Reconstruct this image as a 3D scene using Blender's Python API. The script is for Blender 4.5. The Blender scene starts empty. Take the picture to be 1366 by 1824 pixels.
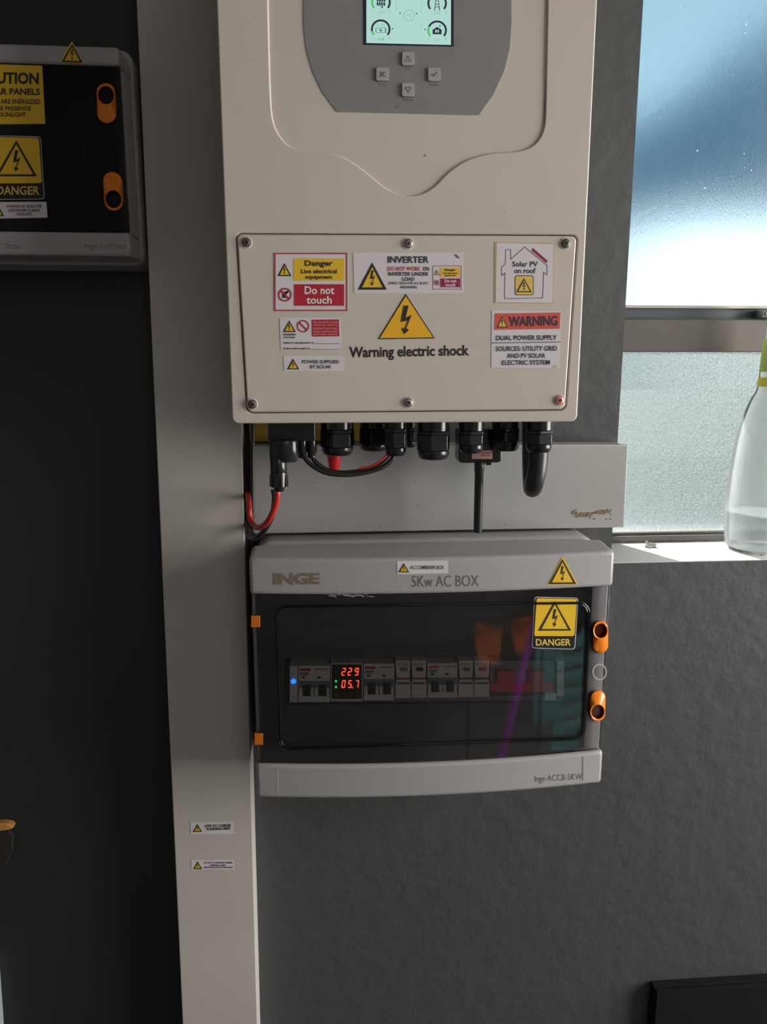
import bpy, bmesh, math, random
from mathutils import Vector

random.seed(7)
S = bpy.context.scene
COL = S.collection

# ------------------------------------------------------------------ camera
F = 1370.0
PITCH, YAW = math.radians(11.0), math.radians(-4.4)
CAM = Vector((0, -0.97, 1.40))
cd = bpy.data.cameras.new('camera'); cam = bpy.data.objects.new('camera', cd); COL.objects.link(cam)
cam.location = CAM
cam.rotation_euler = (math.pi/2 - PITCH, 0, YAW)
cd.sensor_fit = 'VERTICAL'; cd.sensor_height = 36.0; cd.sensor_width = 27.0
cd.lens = F/1824*36.0
cd.clip_start = 0.01
S.camera = cam

# ------------------------------------------------------------------ exposure
S.view_settings.view_transform = 'Standard'
S.view_settings.look = 'None'
S.view_settings.gamma = 1.0
S.view_settings.exposure = 0.0
S.view_settings.use_curve_mapping = False
S.cycles.caustics_refractive = True
S.cycles.caustics_reflective = False
S.cycles.sample_clamp_indirect = 4.0
S.cycles.transparent_max_bounces = 24
S.cycles.max_bounces = 10

# ------------------------------------------------------------------ sky, sun, lamps
W = bpy.data.worlds.new('World'); S.world = W; W.use_nodes = True
nt = W.node_tree; nt.nodes.clear()
wo = nt.nodes.new('ShaderNodeOutputWorld'); bg = nt.nodes.new('ShaderNodeBackground')
tc = nt.nodes.new('ShaderNodeTexCoord'); sx = nt.nodes.new('ShaderNodeSeparateXYZ'); rp = nt.nodes.new('ShaderNodeValToRGB')
nt.links.new(tc.outputs['Generated'], sx.inputs[0]); nt.links.new(sx.outputs['Z'], rp.inputs[0])
rp.color_ramp.elements[0].position = 0.02; rp.color_ramp.elements[0].color = (0.95, 1.0, 1.0, 1)
rp.color_ramp.elements[1].position = 0.35; rp.color_ramp.elements[1].color = (0.70, 0.93, 1.0, 1)
cl = nt.nodes.new('ShaderNodeVectorMath'); cl.operation = 'DOT_PRODUCT'; nt.links.new(tc.outputs['Generated'], cl.inputs[0])
_az, _el = math.radians(31), math.radians(7)     # a bright cloud low in the sky beyond the window
cl.inputs[1].default_value = (math.sin(_az)*math.cos(_el), math.cos(_az)*math.cos(_el), math.sin(_el))
cr = nt.nodes.new('ShaderNodeMapRange'); cr.inputs[1].default_value = .978; cr.inputs[2].default_value = .999; cr.inputs[3].default_value = 0; cr.inputs[4].default_value = 1
nt.links.new(cl.outputs['Value'], cr.inputs[0])
cm = nt.nodes.new('ShaderNodeMix'); cm.data_type = 'RGBA'; cm.inputs[7].default_value = (3.6, 3.7, 3.6, 1)
nt.links.new(cr.outputs[0], cm.inputs[0]); nt.links.new(rp.outputs[0], cm.inputs[6])
nt.links.new(cm.outputs[2], bg.inputs[0]); bg.inputs[1].default_value = 0.80
nt.links.new(bg.outputs[0], wo.inputs[0])

def lamp(name, kind, loc, target, energy, color, size=None, size_y=None, **kw):
    l = bpy.data.lights.new(name, kind); o = bpy.data.objects.new(name, l); COL.objects.link(o)
    o.location = loc
    o.rotation_euler = (Vector(target) - Vector(loc)).to_track_quat('-Z', 'Y').to_euler()
    l.energy = energy; l.color = color
    if kind == 'AREA':
        l.shape = 'RECTANGLE'; l.size = size; l.size_y = size_y
    for k, v in kw.items(): setattr(l, k, v)
    return o

lamp('sun', 'SUN', (0.2, 2.0, 3.0), (0.2 + 0.38, 2.0 - 0.93, 3.0 - 1.05), 80.0, (1.0, 0.97, 0.92), angle=0.012)
# daylight of the side window in the right-hand wall, close to the corner
lamp('side_window_daylight', 'AREA', (2.56, -0.92, 1.42), (0.0, -0.92, 1.36), 120.0, (1.0, 0.95, 0.895), 1.62, 1.75)
# warm fill light added behind the camera; the wall there is closed
lamp('rear_fill', 'AREA', (0.75, -2.75, 1.95), (0.1, 0.0, 1.1), 4.5, (1.0, 0.91, 0.82), 1.1, 0.9)
# spot light added to brighten the things mirrored in the smoked door
lamp('reflection_spot', 'SPOT', (0.75, -1.0, 2.5), (1.05, -1.55, 0.4), 380.0, (1.0, 0.95, 0.88), spot_size=0.75, spot_blend=0.6, shadow_soft_size=0.04)

# ------------------------------------------------------------------ tracing helpers
FW = Vector((-math.sin(YAW)*math.cos(PITCH), math.cos(YAW)*math.cos(PITCH), -math.sin(PITCH)))
RT = Vector((math.cos(YAW), math.sin(YAW), 0)); UP = RT.cross(FW)
def P(px, py, Y=0.0):
    """world point on the upright surface y = Y (a number or a function of x) seen at this photo pixel"""
    d = FW + RT*((px - 683)/F) - UP*((py - 912)/F)
    if callable(Y):
        y = Y(0.1)
        for _ in range(6):
            p = CAM + d*((y - CAM.y)/d.y); y = Y(p.x)
    else: y = Y
    return CAM + d*((y - CAM.y)/d.y)
def mpp(px, py, Y):
    return (P(px, py, Y) - CAM).dot(FW)/F

# ------------------------------------------------------------------ materials
def lin(c):
    return tuple((v/12.92 if v <= .04045 else ((v + .055)/1.055)**2.4) for v in c)
MATS = {}
def mat(name, col, rough=0.5, metal=0.0, bump=None, mottle=None, emit=None, spec=0.5, coat=0.0, transmission=0.0):
    """col is linear albedo; bump=(scale, strength); mottle=(scale, amount, second colour)"""
    m = bpy.data.materials.new(name); m.use_nodes = True; MATS[name] = m
    n = m.node_tree.nodes; L = m.node_tree.links; b = n['Principled BSDF']
    b.inputs['Base Color'].default_value = (*col, 1); b.inputs['Roughness'].default_value = rough
    b.inputs['Metallic'].default_value = metal; b.inputs['Specular IOR Level'].default_value = spec
    b.inputs['Coat Weight'].default_value = coat
    b.inputs['Transmission Weight'].default_value = transmission
    t = None
    if bump or mottle:
        t = n.new('ShaderNodeTexCoord')
    if mottle:
        z = n.new('ShaderNodeTexNoise'); z.inputs['Scale'].default_value = mottle[0]; z.inputs['Detail'].default_value = 6
        r = n.new('ShaderNodeMapRange'); r.inputs[1].default_value = .45; r.inputs[2].default_value = .75
        r.inputs[3].default_value = 0; r.inputs[4].default_value = mottle[1]
        x = n.new('ShaderNodeMix'); x.data_type = 'RGBA'
        x.inputs[6].default_value = (*col, 1); x.inputs[7].default_value = (*mottle[2], 1)
        L.new(t.outputs['Object'], z.inputs['Vector']); L.new(z.outputs['Fac'], r.inputs[0])
        L.new(r.outputs[0], x.inputs[0]); L.new(x.outputs[2], b.inputs['Base Color'])
    if bump:
        z = n.new('ShaderNodeTexNoise'); z.inputs['Scale'].default_value = bump[0]; z.inputs['Detail'].default_value = 5
        u = n.new('ShaderNodeBump'); u.inputs['Strength'].default_value = bump[1]; u.inputs['Distance'].default_value = bump[2] if len(bump) > 2 else 0.002
        L.new(t.outputs['Object'], z.inputs['Vector']); L.new(z.outputs['Fac'], u.inputs['Height']); L.new(u.outputs[0], b.inputs['Normal'])
    if emit:
        b.inputs['Emission Color'].default_value = (*emit[0], 1); b.inputs['Emission Strength'].default_value = emit[1]
    return m

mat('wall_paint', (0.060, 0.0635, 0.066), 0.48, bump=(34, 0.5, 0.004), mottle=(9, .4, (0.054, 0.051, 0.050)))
mat('wall_dark', (0.016, 0.021, 0.021), 0.6, bump=(34, 0.3, 0.003), mottle=(12, .5, (0.024, 0.026, 0.024)))
mat('room_paint', (0.16, 0.16, 0.16), 0.8, mottle=(5, .3, (0.12, 0.12, 0.12)))
mat('concrete', (0.07, 0.065, 0.06), 0.8, bump=(30, .4), mottle=(6, .5, (0.05, 0.045, 0.04)))
mat('sill_paint', (0.72, 0.70, 0.68), 0.6, bump=(60, .2), mottle=(12, .35, (0.6, 0.57, 0.53)))
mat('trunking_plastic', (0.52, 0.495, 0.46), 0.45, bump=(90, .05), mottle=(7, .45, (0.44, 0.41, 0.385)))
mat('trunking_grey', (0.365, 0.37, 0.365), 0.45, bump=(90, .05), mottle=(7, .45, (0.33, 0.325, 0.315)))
mat('inverter_enamel', (0.58, 0.53, 0.475), 0.42, bump=(320, .12, .0006), mottle=(11, .3, (0.52, 0.47, 0.41)))
mat('fascia_grey', (0.22, 0.22, 0.22), 0.5, mottle=(20, .25, (0.19, 0.185, 0.18)))
mat('button_grey', (0.36, 0.36, 0.36), 0.4)
mat('button_rim', (0.09, 0.11, 0.12), 0.5)
mat('ink', (0.012, 0.012, 0.014), 0.5)
mat('ink_navy', (0.025, 0.025, 0.055), 0.5)
mat('ink_red', (0.42, 0.012, 0.03), 0.5)
mat('ink_magenta', (0.28, 0.01, 0.07), 0.5)
mat('ink_salmon', (0.62, 0.085, 0.07), 0.5)
mat('ink_white', (0.80, 0.77, 0.78), 0.5)
mat('ink_bronze', (0.22, 0.17, 0.12), 0.4)
mat('ink_dark_grey', (0.13, 0.12, 0.11), 0.5)
mat('ink_faint_grey', (0.16, 0.19, 0.19), 0.5)
mat('sticker_white', (0.66, 0.63, 0.66), 0.4)
mat('sticker_yellow', (0.76, 0.48, 0.025), 0.35)
mat('sticker_pale_yellow', (0.72, 0.50, 0.10), 0.4)
mat('sticker_orange_yellow', (0.82, 0.43, 0.01), 0.35)
mat('sticker_gold_edge', (0.55, 0.42, 0.18), 0.4)
mat('sticker_black', (0.012, 0.012, 0.012), 0.35)
mat('sticker_pink', (0.75, 0.42, 0.40), 0.4)
mat('screw_steel', (0.33, 0.31, 0.30), 0.35, metal=0.8)
mat('screw_dark', (0.15, 0.135, 0.13), 0.4, metal=0.6)
mat('screw_copper', (0.75, 0.28, 0.24), 0.4, metal=0.4)
mat('black_plastic', (0.012, 0.013, 0.015), 0.22, bump=(80, .06))
mat('black_rubber', (0.016, 0.017, 0.019), 0.38, bump=(60, .1))
mat('cable_red', (0.50, 0.022, 0.016), 0.38, bump=(80, .08))
mat('cone_red', (0.62, 0.015, 0.02), 0.35)
mat('yellow_board', (0.40, 0.27, 0.035), 0.8, bump=(180, .5), mottle=(45, .7, (0.27, 0.17, 0.03)))
mat('box_grey', (0.36, 0.355, 0.365), 0.36, bump=(250, .06, .0005), mottle=(8, .2, (0.33, 0.32, 0.325)))
mat('box_dark_inside', (0.085, 0.082, 0.085), 0.6)
mat('latch_orange', (0.86, 0.22, 0.012), 0.25, bump=(40, .04))
mat('latch_orange_shaded', (0.55, 0.10, 0.008), 0.4)  # darker orange carries the shade of the deep thumb hole
mat('hinge_orange', (0.72, 0.19, 0.01), 0.45)
mat('breaker_white', (0.72, 0.70, 0.67), 0.45)
mat('breaker_grey', (0.20, 0.21, 0.22), 0.5)
mat('isolator_red', (0.62, 0.012, 0.03), 0.4)
mat('dust', (0.7, 0.7, 0.68), 0.9)
mat('meter_black', (0.008, 0.006, 0.006), 0.25)
mat('led_red', (0.2, 0.01, 0.0), 0.4, emit=((1.0, 0.055, 0.018), 3.2))
mat('led_green', (0.01, 0.2, 0.05), 0.4, emit=((0.04, 0.62, 0.12), 1.1))
mat('led_blue', (0.01, 0.05, 0.4), 0.4, emit=((0.01, 0.13, 1.0), 3.2))
mat('button_maroon', (0.14, 0.02, 0.02), 0.4)
mat('screen_lit', (0.02, 0.02, 0.02), 0.3, emit=((0.40, 0.66, 0.61), 1.0))
mat('screen_bezel', (0.01, 0.015, 0.035), 0.3)
mat('screen_ink', (0.02, 0.02, 0.05), 0.5)
mat('screen_soft', (0.02, 0.02, 0.02), 0.5, emit=((0.25, 0.48, 0.42), 1.0))
mat('screen_green', (0.02, 0.05, 0.02), 0.5, emit=((0.06, 0.55, 0.14), 0.9))
mat('aluminium', (0.15, 0.135, 0.125), 0.42, metal=0.25, bump=(120, .08))
mat('aluminium_dark', (0.11, 0.125, 0.14), 0.5, metal=0.4)
mat('zinc', (0.62, 0.60, 0.56), 0.35, metal=0.6)
mat('scuff_brown', (0.20, 0.15, 0.11), 0.9, bump=(300, .6))
mat('wood_raw', (0.52, 0.25, 0.06), 0.8, bump=(120, .6))
mat('cavity_brown', (0.022, 0.016, 0.011), 0.8, bump=(120, .6))
mat('cabinet_black', (0.007, 0.008, 0.009), 0.85, bump=(90, .1), spec=.15)
mat('panel_pale', (0.42, 0.48, 0.46), 0.5)
mat('label_yellow', (0.72, 0.62, 0.06), 0.4)
mat('label_green', (0.42, 0.50, 0.12), 0.4)
mat('cap_yellow', (0.7, 0.55, 0.05), 0.4)
mat('outside_dark', (0.10, 0.22, 0.33), 0.9, mottle=(4, .5, (0.14, 0.24, 0.31)))
mat('outside_wall', (0.32, 0.36, 0.40), 0.9, mottle=(3, .5, (0.26, 0.34, 0.30)))
mat('outside_soil', (0.003, 0.004, 0.005), 0.9, mottle=(1.2, .8, (0.008, 0.010, 0.009)))
mat('outside_ground', (0.024, 0.026, 0.026), 0.9, mottle=(3, .5, (0.032, 0.036, 0.032)))
mat('cloth_orange', (0.85, 0.20, 0.02), 0.8, bump=(40, .3))
mat('cloth_teal', (0.12, 0.32, 0.33), 0.8, bump=(40, .3))
mat('handle_purple', (0.62, 0.10, 0.80), 0.4)

def see_through(name, tint, gloss_rough, ior, haze=0.0, haze_col=(.8, .8, .8)):
    """thin clear or smoked plastic: tinted see-through with a fresnel gloss and some haze"""
    m = bpy.data.materials.new(name); m.use_nodes = True; MATS[name] = m
    n = m.node_tree.nodes; L = m.node_tree.links; n.clear()
    o = n.new('ShaderNodeOutputMaterial'); tr = n.new('ShaderNodeBsdfTransparent'); tr.inputs[0].default_value = (*tint, 1)
    gl = n.new('ShaderNodeBsdfGlossy'); gl.inputs['Roughness'].default_value = gloss_rough
    fr = n.new('ShaderNodeFresnel'); fr.inputs[0].default_value = ior
    df = n.new('ShaderNodeBsdfDiffuse'); df.inputs[0].default_value = (*haze_col, 1)
    a = n.new('ShaderNodeMixShader'); a.inputs[0].default_value = haze
    b = n.new('ShaderNodeMixShader')
    L.new(tr.outputs[0], a.inputs[1]); L.new(df.outputs[0], a.inputs[2])
    L.new(fr.outputs[0], b.inputs[0]); L.new(a.outputs[0], b.inputs[1]); L.new(gl.outputs[0], b.inputs[2])
    L.new(b.outputs[0], o.inputs[0])
    return m
see_through('smoked_plastic', (0.90, 0.905, 0.91), 0.05, 1.5, 0.010, (.4, .42, .42))
see_through('smoked_plastic_dark', (0.30, 0.31, 0.31), 0.08, 1.5, 0.01, (.3, .32, .32))
see_through('bottle_plastic', (0.95, 0.97, 0.97), 0.12, 1.12, 0.30, (.95, 1, 1))
see_through('water', (0.90, 0.95, 0.97), 0.05, 1.15, 0.40, (.95, .98, 1.0))
def frosted(name, scale, strength, rough, tint, through, dist=0.004, stretch=(1, 1, 1), ior=1.25, fleck=.05):
    m = bpy.data.materials.new(name); m.use_nodes = True; MATS[name] = m
    n = m.node_tree.nodes; L = m.node_tree.links; n.clear()
    o = n.new('ShaderNodeOutputMaterial')
    rf = n.new('ShaderNodeBsdfRefraction'); rf.inputs['Color'].default_value = (*tint, 1)
    rf.inputs['Roughness'].default_value = rough; rf.inputs['IOR'].default_value = ior
    gl = n.new('ShaderNodeBsdfGlossy'); gl.inputs['Roughness'].default_value = .25
    tr = n.new('ShaderNodeBsdfTransparent'); tr.inputs[0].default_value = (1, 1, 1, 1)
    t = n.new('ShaderNodeTexCoord'); mp = n.new('ShaderNodeMapping'); mp.inputs['Scale'].default_value = stretch
    z = n.new('ShaderNodeTexNoise'); z.inputs['Scale'].default_value = scale; z.inputs['Detail'].default_value = 2
    z.inputs['Distortion'].default_value = 1.2
    u = n.new('ShaderNodeBump'); u.inputs['Strength'].default_value = strength; u.inputs['Distance'].default_value = dist
    L.new(t.outputs['Object'], mp.inputs[0]); L.new(mp.outputs[0], z.inputs['Vector']); L.new(z.outputs['Fac'], u.inputs['Height'])
    L.new(u.outputs[0], rf.inputs['Normal']); L.new(u.outputs[0], gl.inputs['Normal'])
    a = n.new('ShaderNodeMixShader'); a.inputs[0].default_value = .06
    b = n.new('ShaderNodeMixShader'); b.inputs[0].default_value = through
    L.new(rf.outputs[0], a.inputs[1]); L.new(gl.outputs[0], a.inputs[2])
    L.new(a.outputs[0], b.inputs[1]); L.new(tr.outputs[0], b.inputs[2])
    # dried paint flecks stuck to the pane
    vo = n.new('ShaderNodeTexVoronoi'); vo.inputs['Scale'].default_value = 75; L.new(t.outputs['Object'], vo.inputs['Vector'])
    lt = n.new('ShaderNodeMath'); lt.operation = 'LESS_THAN'; lt.inputs[1].default_value = fleck; L.new(vo.outputs['Distance'], lt.inputs[0])
    sc = n.new('ShaderNodeSeparateColor'); L.new(vo.outputs['Color'], sc.inputs[0])
    gt = n.new('ShaderNodeMath'); gt.operation = 'GREATER_THAN'; gt.inputs[1].default_value = .80; L.new(sc.outputs[0], gt.inputs[0])
    mu = n.new('ShaderNodeMath'); mu.operation = 'MULTIPLY'; L.new(lt.outputs[0], mu.inputs[0]); L.new(gt.outputs[0], mu.inputs[1])
    tl_ = n.new('ShaderNodeBsdfTranslucent'); tl_.inputs[0].default_value = (.75, .78, .8, 1)
    fl = n.new('ShaderNodeMixShader'); L.new(mu.outputs[0], fl.inputs[0]); L.new(b.outputs[0], fl.inputs[1]); L.new(tl_.outputs[0], fl.inputs[2])
    L.new(fl.outputs[0], o.inputs[0])
    return m
frosted('frosted_glass', 520, .35, .42, (.80, .93, 1.0), .10, .0010, (1, 1, .45))
frosted('pebbled_glass', 290, 1.0, .18, (.53, .61, .61), .28, .022, (1, 1, 1), 1.20, .02)

# ------------------------------------------------------------------ mesh building
WLOC = {}
class MB:
    def __init__(s): s.v = []; s.f = []; s.m = []; s.cur = 0; s.mats = []
    def use(s, name):
        if name not in s.mats: s.mats.append(name)
        s.cur = s.mats.index(name); return s
    def add(s, vs, fs):
        k = len(s.v); s.v += [Vector(p) for p in vs]
        for q in fs: s.f.append([i + k for i in q]); s.m.append(s.cur)
        return s
    def box(s, x0, x1, y0, y1, z0, z1):
        v = [(x, y, z) for x in (x0, x1) for y in (y0, y1) for z in (z0, z1)]
        return s.add(v, [(0, 1, 3, 2), (4, 6, 7, 5), (0, 4, 5, 1), (2, 3, 7, 6), (0, 2, 6, 4), (1, 5, 7, 3)])
    def prism(s, pts, depth):
        """pts: loop on the front, extruded back along +y by depth (0 = flat print)"""
        n = len(pts); pts = [Vector(p) for p in pts]
        if depth == 0: return s.add(pts, [list(range(n))])
        b = [p + Vector((0, depth, 0)) for p in pts]
        fs = [list(range(n)), list(range(2*n - 1, n - 1, -1))] + [[i, n + i, n + (i + 1) % n, (i + 1) % n] for i in range(n)]
        return s.add(pts + b, fs)
    def ring(s, outer, inner, depth):
        n = len(outer); o = [Vector(p) for p in outer]; i_ = [Vector(p) for p in inner]; d = Vector((0, depth, 0))
        vs = o + i_
        fs = [[k, (k + 1) % n, n + (k + 1) % n, n + k] for k in range(n)]
        if depth:
            vs += [p + d for p in o] + [p + d for p in i_]
            for k in range(n):
                j = (k + 1) % n
                fs += [[k, 2*n + k, 2*n + j, j], [n + k, n + j, 3*n + j, 3*n + k], [2*n + k, 3*n + k, 3*n + j, 2*n + j]]
        return s.add(vs, fs)
    def lathe(s, c, prof, seg=24, cap=True, rot=0.0, sq=1.0):
        """c=(x,y); prof=[(radius, z)...]"""
        vs = []
        for r, z in prof:
            for k in range(seg):
                a = rot + 2*math.pi*k/seg; vs.append((c[0] + r*math.cos(a), c[1] + sq*r*math.sin(a), z))
        fs = [[i*seg + k, i*seg + (k + 1) % seg, (i + 1)*seg + (k + 1) % seg, (i + 1)*seg + k] for i in range(len(prof) - 1) for k in range(seg)]
        if cap: fs += [list(range(seg)), list(range((len(prof) - 1)*seg, len(prof)*seg))]
        return s.add(vs, fs)
    def disc(s, c, prof, seg=20):
        """turned about the y axis: c=(x,z), prof=[(radius, y)...]"""
        vs = []
        for r, y in prof:
            for k in range(seg):
                a = 2*math.pi*k/seg; vs.append((c[0] + r*math.cos(a), y, c[1] + r*math.sin(a)))
        fs = [[i*seg + k, i*seg + (k + 1) % seg, (i + 1)*seg + (k + 1) % seg, (i + 1)*seg + k] for i in range(len(prof) - 1) for k in range(seg)]
        fs += [list(range(seg)), list(range((len(prof) - 1)*seg, len(prof)*seg))]
        return s.add(vs, fs)
    def tube(s, pts, r, seg=12, sub=6):
        pts = smooth_path([Vector(p) for p in pts], sub); n = len(pts)
        rr = r if isinstance(r, (list, tuple)) else None
        t0 = (pts[1] - pts[0]).normalized(); up = Vector((0, 1, 0)) if abs(t0.y) < .8 else Vector((1, 0, 0))
        nrm = t0.cross(up).normalized(); vs = []
        for i, p in enumerate(pts):
            t = (pts[min(i + 1, n - 1)] - pts[max(i - 1, 0)]).normalized()
            nrm = (nrm - t*nrm.dot(t)).normalized(); bn = t.cross(nrm)
            ri = r if not rr else rr[0] + (rr[1] - rr[0])*i/(n - 1)
            for k in range(seg):
                a = 2*math.pi*k/seg; vs.append(p + (nrm*math.cos(a) + bn*math.sin(a))*ri)
        fs = [[i*seg + k, i*seg + (k + 1) % seg, (i + 1)*seg + (k + 1) % seg, (i + 1)*seg + k] for i in range(n - 1) for k in range(seg)]
        fs += [list(range(seg)), list(range((n - 1)*seg, n*seg))]
        return s.add(vs, fs)
    def build(s, name, parent=None, loc=None, bevel=0, seg=3, smooth=True, m=None):
        base = WLOC[parent.name] if parent else (Vector(loc) if loc else Vector((0, 0, 0)))
        me = bpy.data.meshes.new(name)
        me.from_pydata([v - base for v in s.v], [], s.f)
        for x in (s.mats or [m]): me.materials.append(MATS[x])
        for p, k in zip(me.polygons, s.m): p.material_index = k
        b = bmesh.new(); b.from_mesh(me)
        bmesh.ops.recalc_face_normals(b, faces=b.faces)
        if smooth:
            for f in b.faces: f.smooth = True
            for e in b.edges:
                if len(e.link_faces) != 2 or e.calc_face_angle(0) > math.radians(38): e.smooth = False
        b.to_mesh(me); b.free()
        o = bpy.data.objects.new(name, me); COL.objects.link(o)
        if parent: o.parent = parent; WLOC[o.name] = base
        else: o.location = base; WLOC[o.name] = base
        if bevel:
            md = o.modifiers.new('bevel', 'BEVEL'); md.width = bevel; md.segments = seg; md.limit_method = 'ANGLE'; md.angle_limit = math.radians(40)
        return o
def smooth_path(p, sub):
    if sub < 2 or len(p) < 3: return p
    q = [p[0]*2 - p[1]] + p + [p[-1]*2 - p[-2]]; out = []
    for i in range(1, len(q) - 2):
        for k in range(sub):
            t = k/sub; a, b, c, d = q[i - 1], q[i], q[i + 1], q[i + 2]
            out.append(.5*((2*b) + (c - a)*t + (2*a - 5*b + 4*c - d)*t*t + (3*b - a - 3*c + d)*t**3))
    return out + [p[-1]]

def tag(o, label, cat, group=None):
    o['label'] = label; o['category'] = cat
    if group: o['group'] = group
    return o
def empty(name, loc):
    o = bpy.data.objects.new(name, None); COL.objects.link(o); o.location = loc; WLOC[o.name] = Vector(loc)
    o.empty_display_size = .05
    return o
def struct(o): o['kind'] = 'structure'; return o

# pixel-frame outlines (traced from the photograph, then set down on a real surface)
def quad(tl, tr, br, bl): return [tl, tr, br, bl]
def rrect(c, r, n=5):
    """rounded quad: c = four corners (pixels), r radius in pixels"""
    out = []
    for i in range(4):
        p, a, b = Vector(c[i]), Vector(c[i - 1]), Vector(c[(i + 1) % 4])
        u = (a - p).normalized(); v = (b - p).normalized(); q = p + u*r + v*r
        for k in range(n + 1):
            t = k/n*math.pi/2
            out.append(tuple(q - v*r*math.cos(t) - u*r*math.sin(t)))
    return out
def R(x0, y0, x1, y1): return [(x0, y0), (x1, y0), (x1, y1), (x0, y1)]
def circ(cx, cy, rx, ry=None, n=24, a0=0, a1=2*math.pi, closed=True):
    ry = ry or rx; m = n if closed else n + 1
    return [(cx + rx*math.cos(a0 + (a1 - a0)*k/n), cy + ry*math.sin(a0 + (a1 - a0)*k/n)) for k in range(m)]
def on(pts, Y): return [P(x, y, Y) for x, y in pts]
def off(Y, d):
    return (lambda x: Y(x) - d) if callable(Y) else Y - d

# lettering
TXT = {}
def glyphs(s, bold, shear):
    k = (s, bold, shear)
    if k not in TXT:
        c = bpy.data.curves.new('lettering', 'FONT'); c.body = s; c.size = 1; c.offset = bold; c.resolution_u = 3; c.shear = shear; c.fill_mode = 'FRONT'
        o = bpy.data.objects.new('lettering', c); COL.objects.link(o)
        dg = bpy.context.evaluated_depsgraph_get()
        me = bpy.data.meshes.new_from_object(o.evaluated_get(dg))
        v = [(p.co.x, p.co.y) for p in me.vertices]; f = [list(p.vertices) for p in me.polygons]
        x0 = min(p[0] for p in v); x1 = max(p[0] for p in v); y0 = min(p[1] for p in v); y1 = max(p[1] for p in v)
        TXT[k] = ([((p[0] - x0)/(x1 - x0), (p[1] - y0)/(y1 - y0)) for p in v], f)
        bpy.data.objects.remove(o); bpy.data.curves.remove(c); bpy.data.meshes.remove(me)
    return TXT[k]
def text(mb, s, x0, y0, x1, y1, Y, bold=.02, slope=0.0, shear=0.0):
    v, f = glyphs(s, bold, shear)
    mb.add([P(x0 + u*(x1 - x0), y1 - w*(y1 - y0) + slope*(x0 + u*(x1 - x0) - (x0 + x1)/2), Y) for u, w in v], f)
    return mb
BOLT = [(.454, .254), (.541, .254), (.485, .535), (.595, .458), (.498, .76), (.547, .798), (.459, .894), (.417, .746), (.470, .765), (.52, .587), (.40, .619)]
def triangle_sign(mb, x0, y0, x1, y1, Y, border=.1, fill='sticker_yellow', line='ink', skew=0.0, apex=.5, mark='bolt'):
    W_, H = x1 - x0, y1 - y0
    def T(u, v): return P(x0 + u*W_, y0 + v*H + skew*(u - .5)*W_, Y)
    def T2(u, v): return P(x0 + u*W_, y0 + v*H + skew*(u - .5)*W_, off(Y, .00015))
    def T3(u, v): return P(x0 + u*W_, y0 + v*H + skew*(u - .5)*W_, off(Y, .0003))
    mb.use(line).prism([T(apex, 0), T(1, 1), T(0, 1)], 0)
    b = border
    mb.use(fill).prism([T2(apex, b*2.0), T2(1 - b*1.75, 1 - b), T2(b*1.75, 1 - b)], 0)
    mb.use(line)
    k = 1 - 1.2*b
    if mark == 'bolt':
        mb.prism([T3(.5 + (u - .485)*k, .56 + (v - .56)*k) for u, v in BOLT], 0)
    else:
        mb.prism([T3(.44, .32), T3(.56, .32), T3(.525, .68), T3(.475, .68)], 0)
        mb.prism([T3(.46, .74), T3(.54, .74), T3(.54, .83), T3(.46, .83)], 0)
def sticker(parent, corners, Y, matname, r=1.0, name='warning_sticker', t=.0003, label=None):
    mb = MB().use(matname); mb.prism(on(rrect(corners, r), off(Y, t)), t)
    o = mb.build(name, parent, smooth=False)
    if label: o['label'] = label
    return o
def prints(parent, name, fn, label=None):
    mb = MB(); fn(mb); o = mb.build(name, parent, smooth=False)
    if label: o['label'] = label
    return o

# ================================================================== SETTING
SILL, JAMB = 1.137, 0.379
WX1, WTOP, GY = 1.30, 2.05, 0.125       # window opening: right side, head, glass plane
RX0, RX1, RY, RZ = -1.25, 2.6, -3.0, 2.6
mb = MB().use('wall_paint')
mb.box(-.15, JAMB, 0, .24, 0, RZ); mb.box(JAMB, WX1, 0, .24, 0, SILL - .001); mb.box(JAMB, WX1, 0, .24, WTOP, RZ); mb.box(WX1, RX1 + .1, 0, .24, 0, RZ)
struct(mb.build('wall_back', bevel=.0))
struct(MB().use('wall_dark').box(RX0 - .1, -.15, 0, .24, 0, RZ).build('wall_back_left'))  # left part of the same wall, in a darker colour
struct(MB().use('room_paint').box(RX0 - .1, RX0, RY, 0, 0, RZ).build('wall_left'))
mb = MB().use('room_paint')
mb.box(RX1, RX1 + .1, RY, 0, 0, .5); mb.box(RX1, RX1 + .1, RY, 0, 2.35, RZ); mb.box(RX1, RX1 + .1, -.08, 0, .5, 2.35); mb.box(RX1, RX1 + .1, RY, -1.76, .5, 2.35)
struct(mb.build('wall_right'))
struct(MB().use('room_paint').box(RX0 - .1, RX1 + .1, RY - .1, RY, 0, RZ).build('wall_front'))
struct(MB().use('concrete').box(RX0 - .1, RX1 + .1, RY - .1, .2, -.08, 0).build('floor'))
struct(MB().use('room_paint').box(RX0 - .1, RX1 + .1, RY - .1, .2, RZ, RZ + .08).build('ceiling'))
struct(MB().use('sill_paint').box(JAMB, WX1, .0015, GY + .02, SILL - .001, SILL).build('trim_1'))

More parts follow.
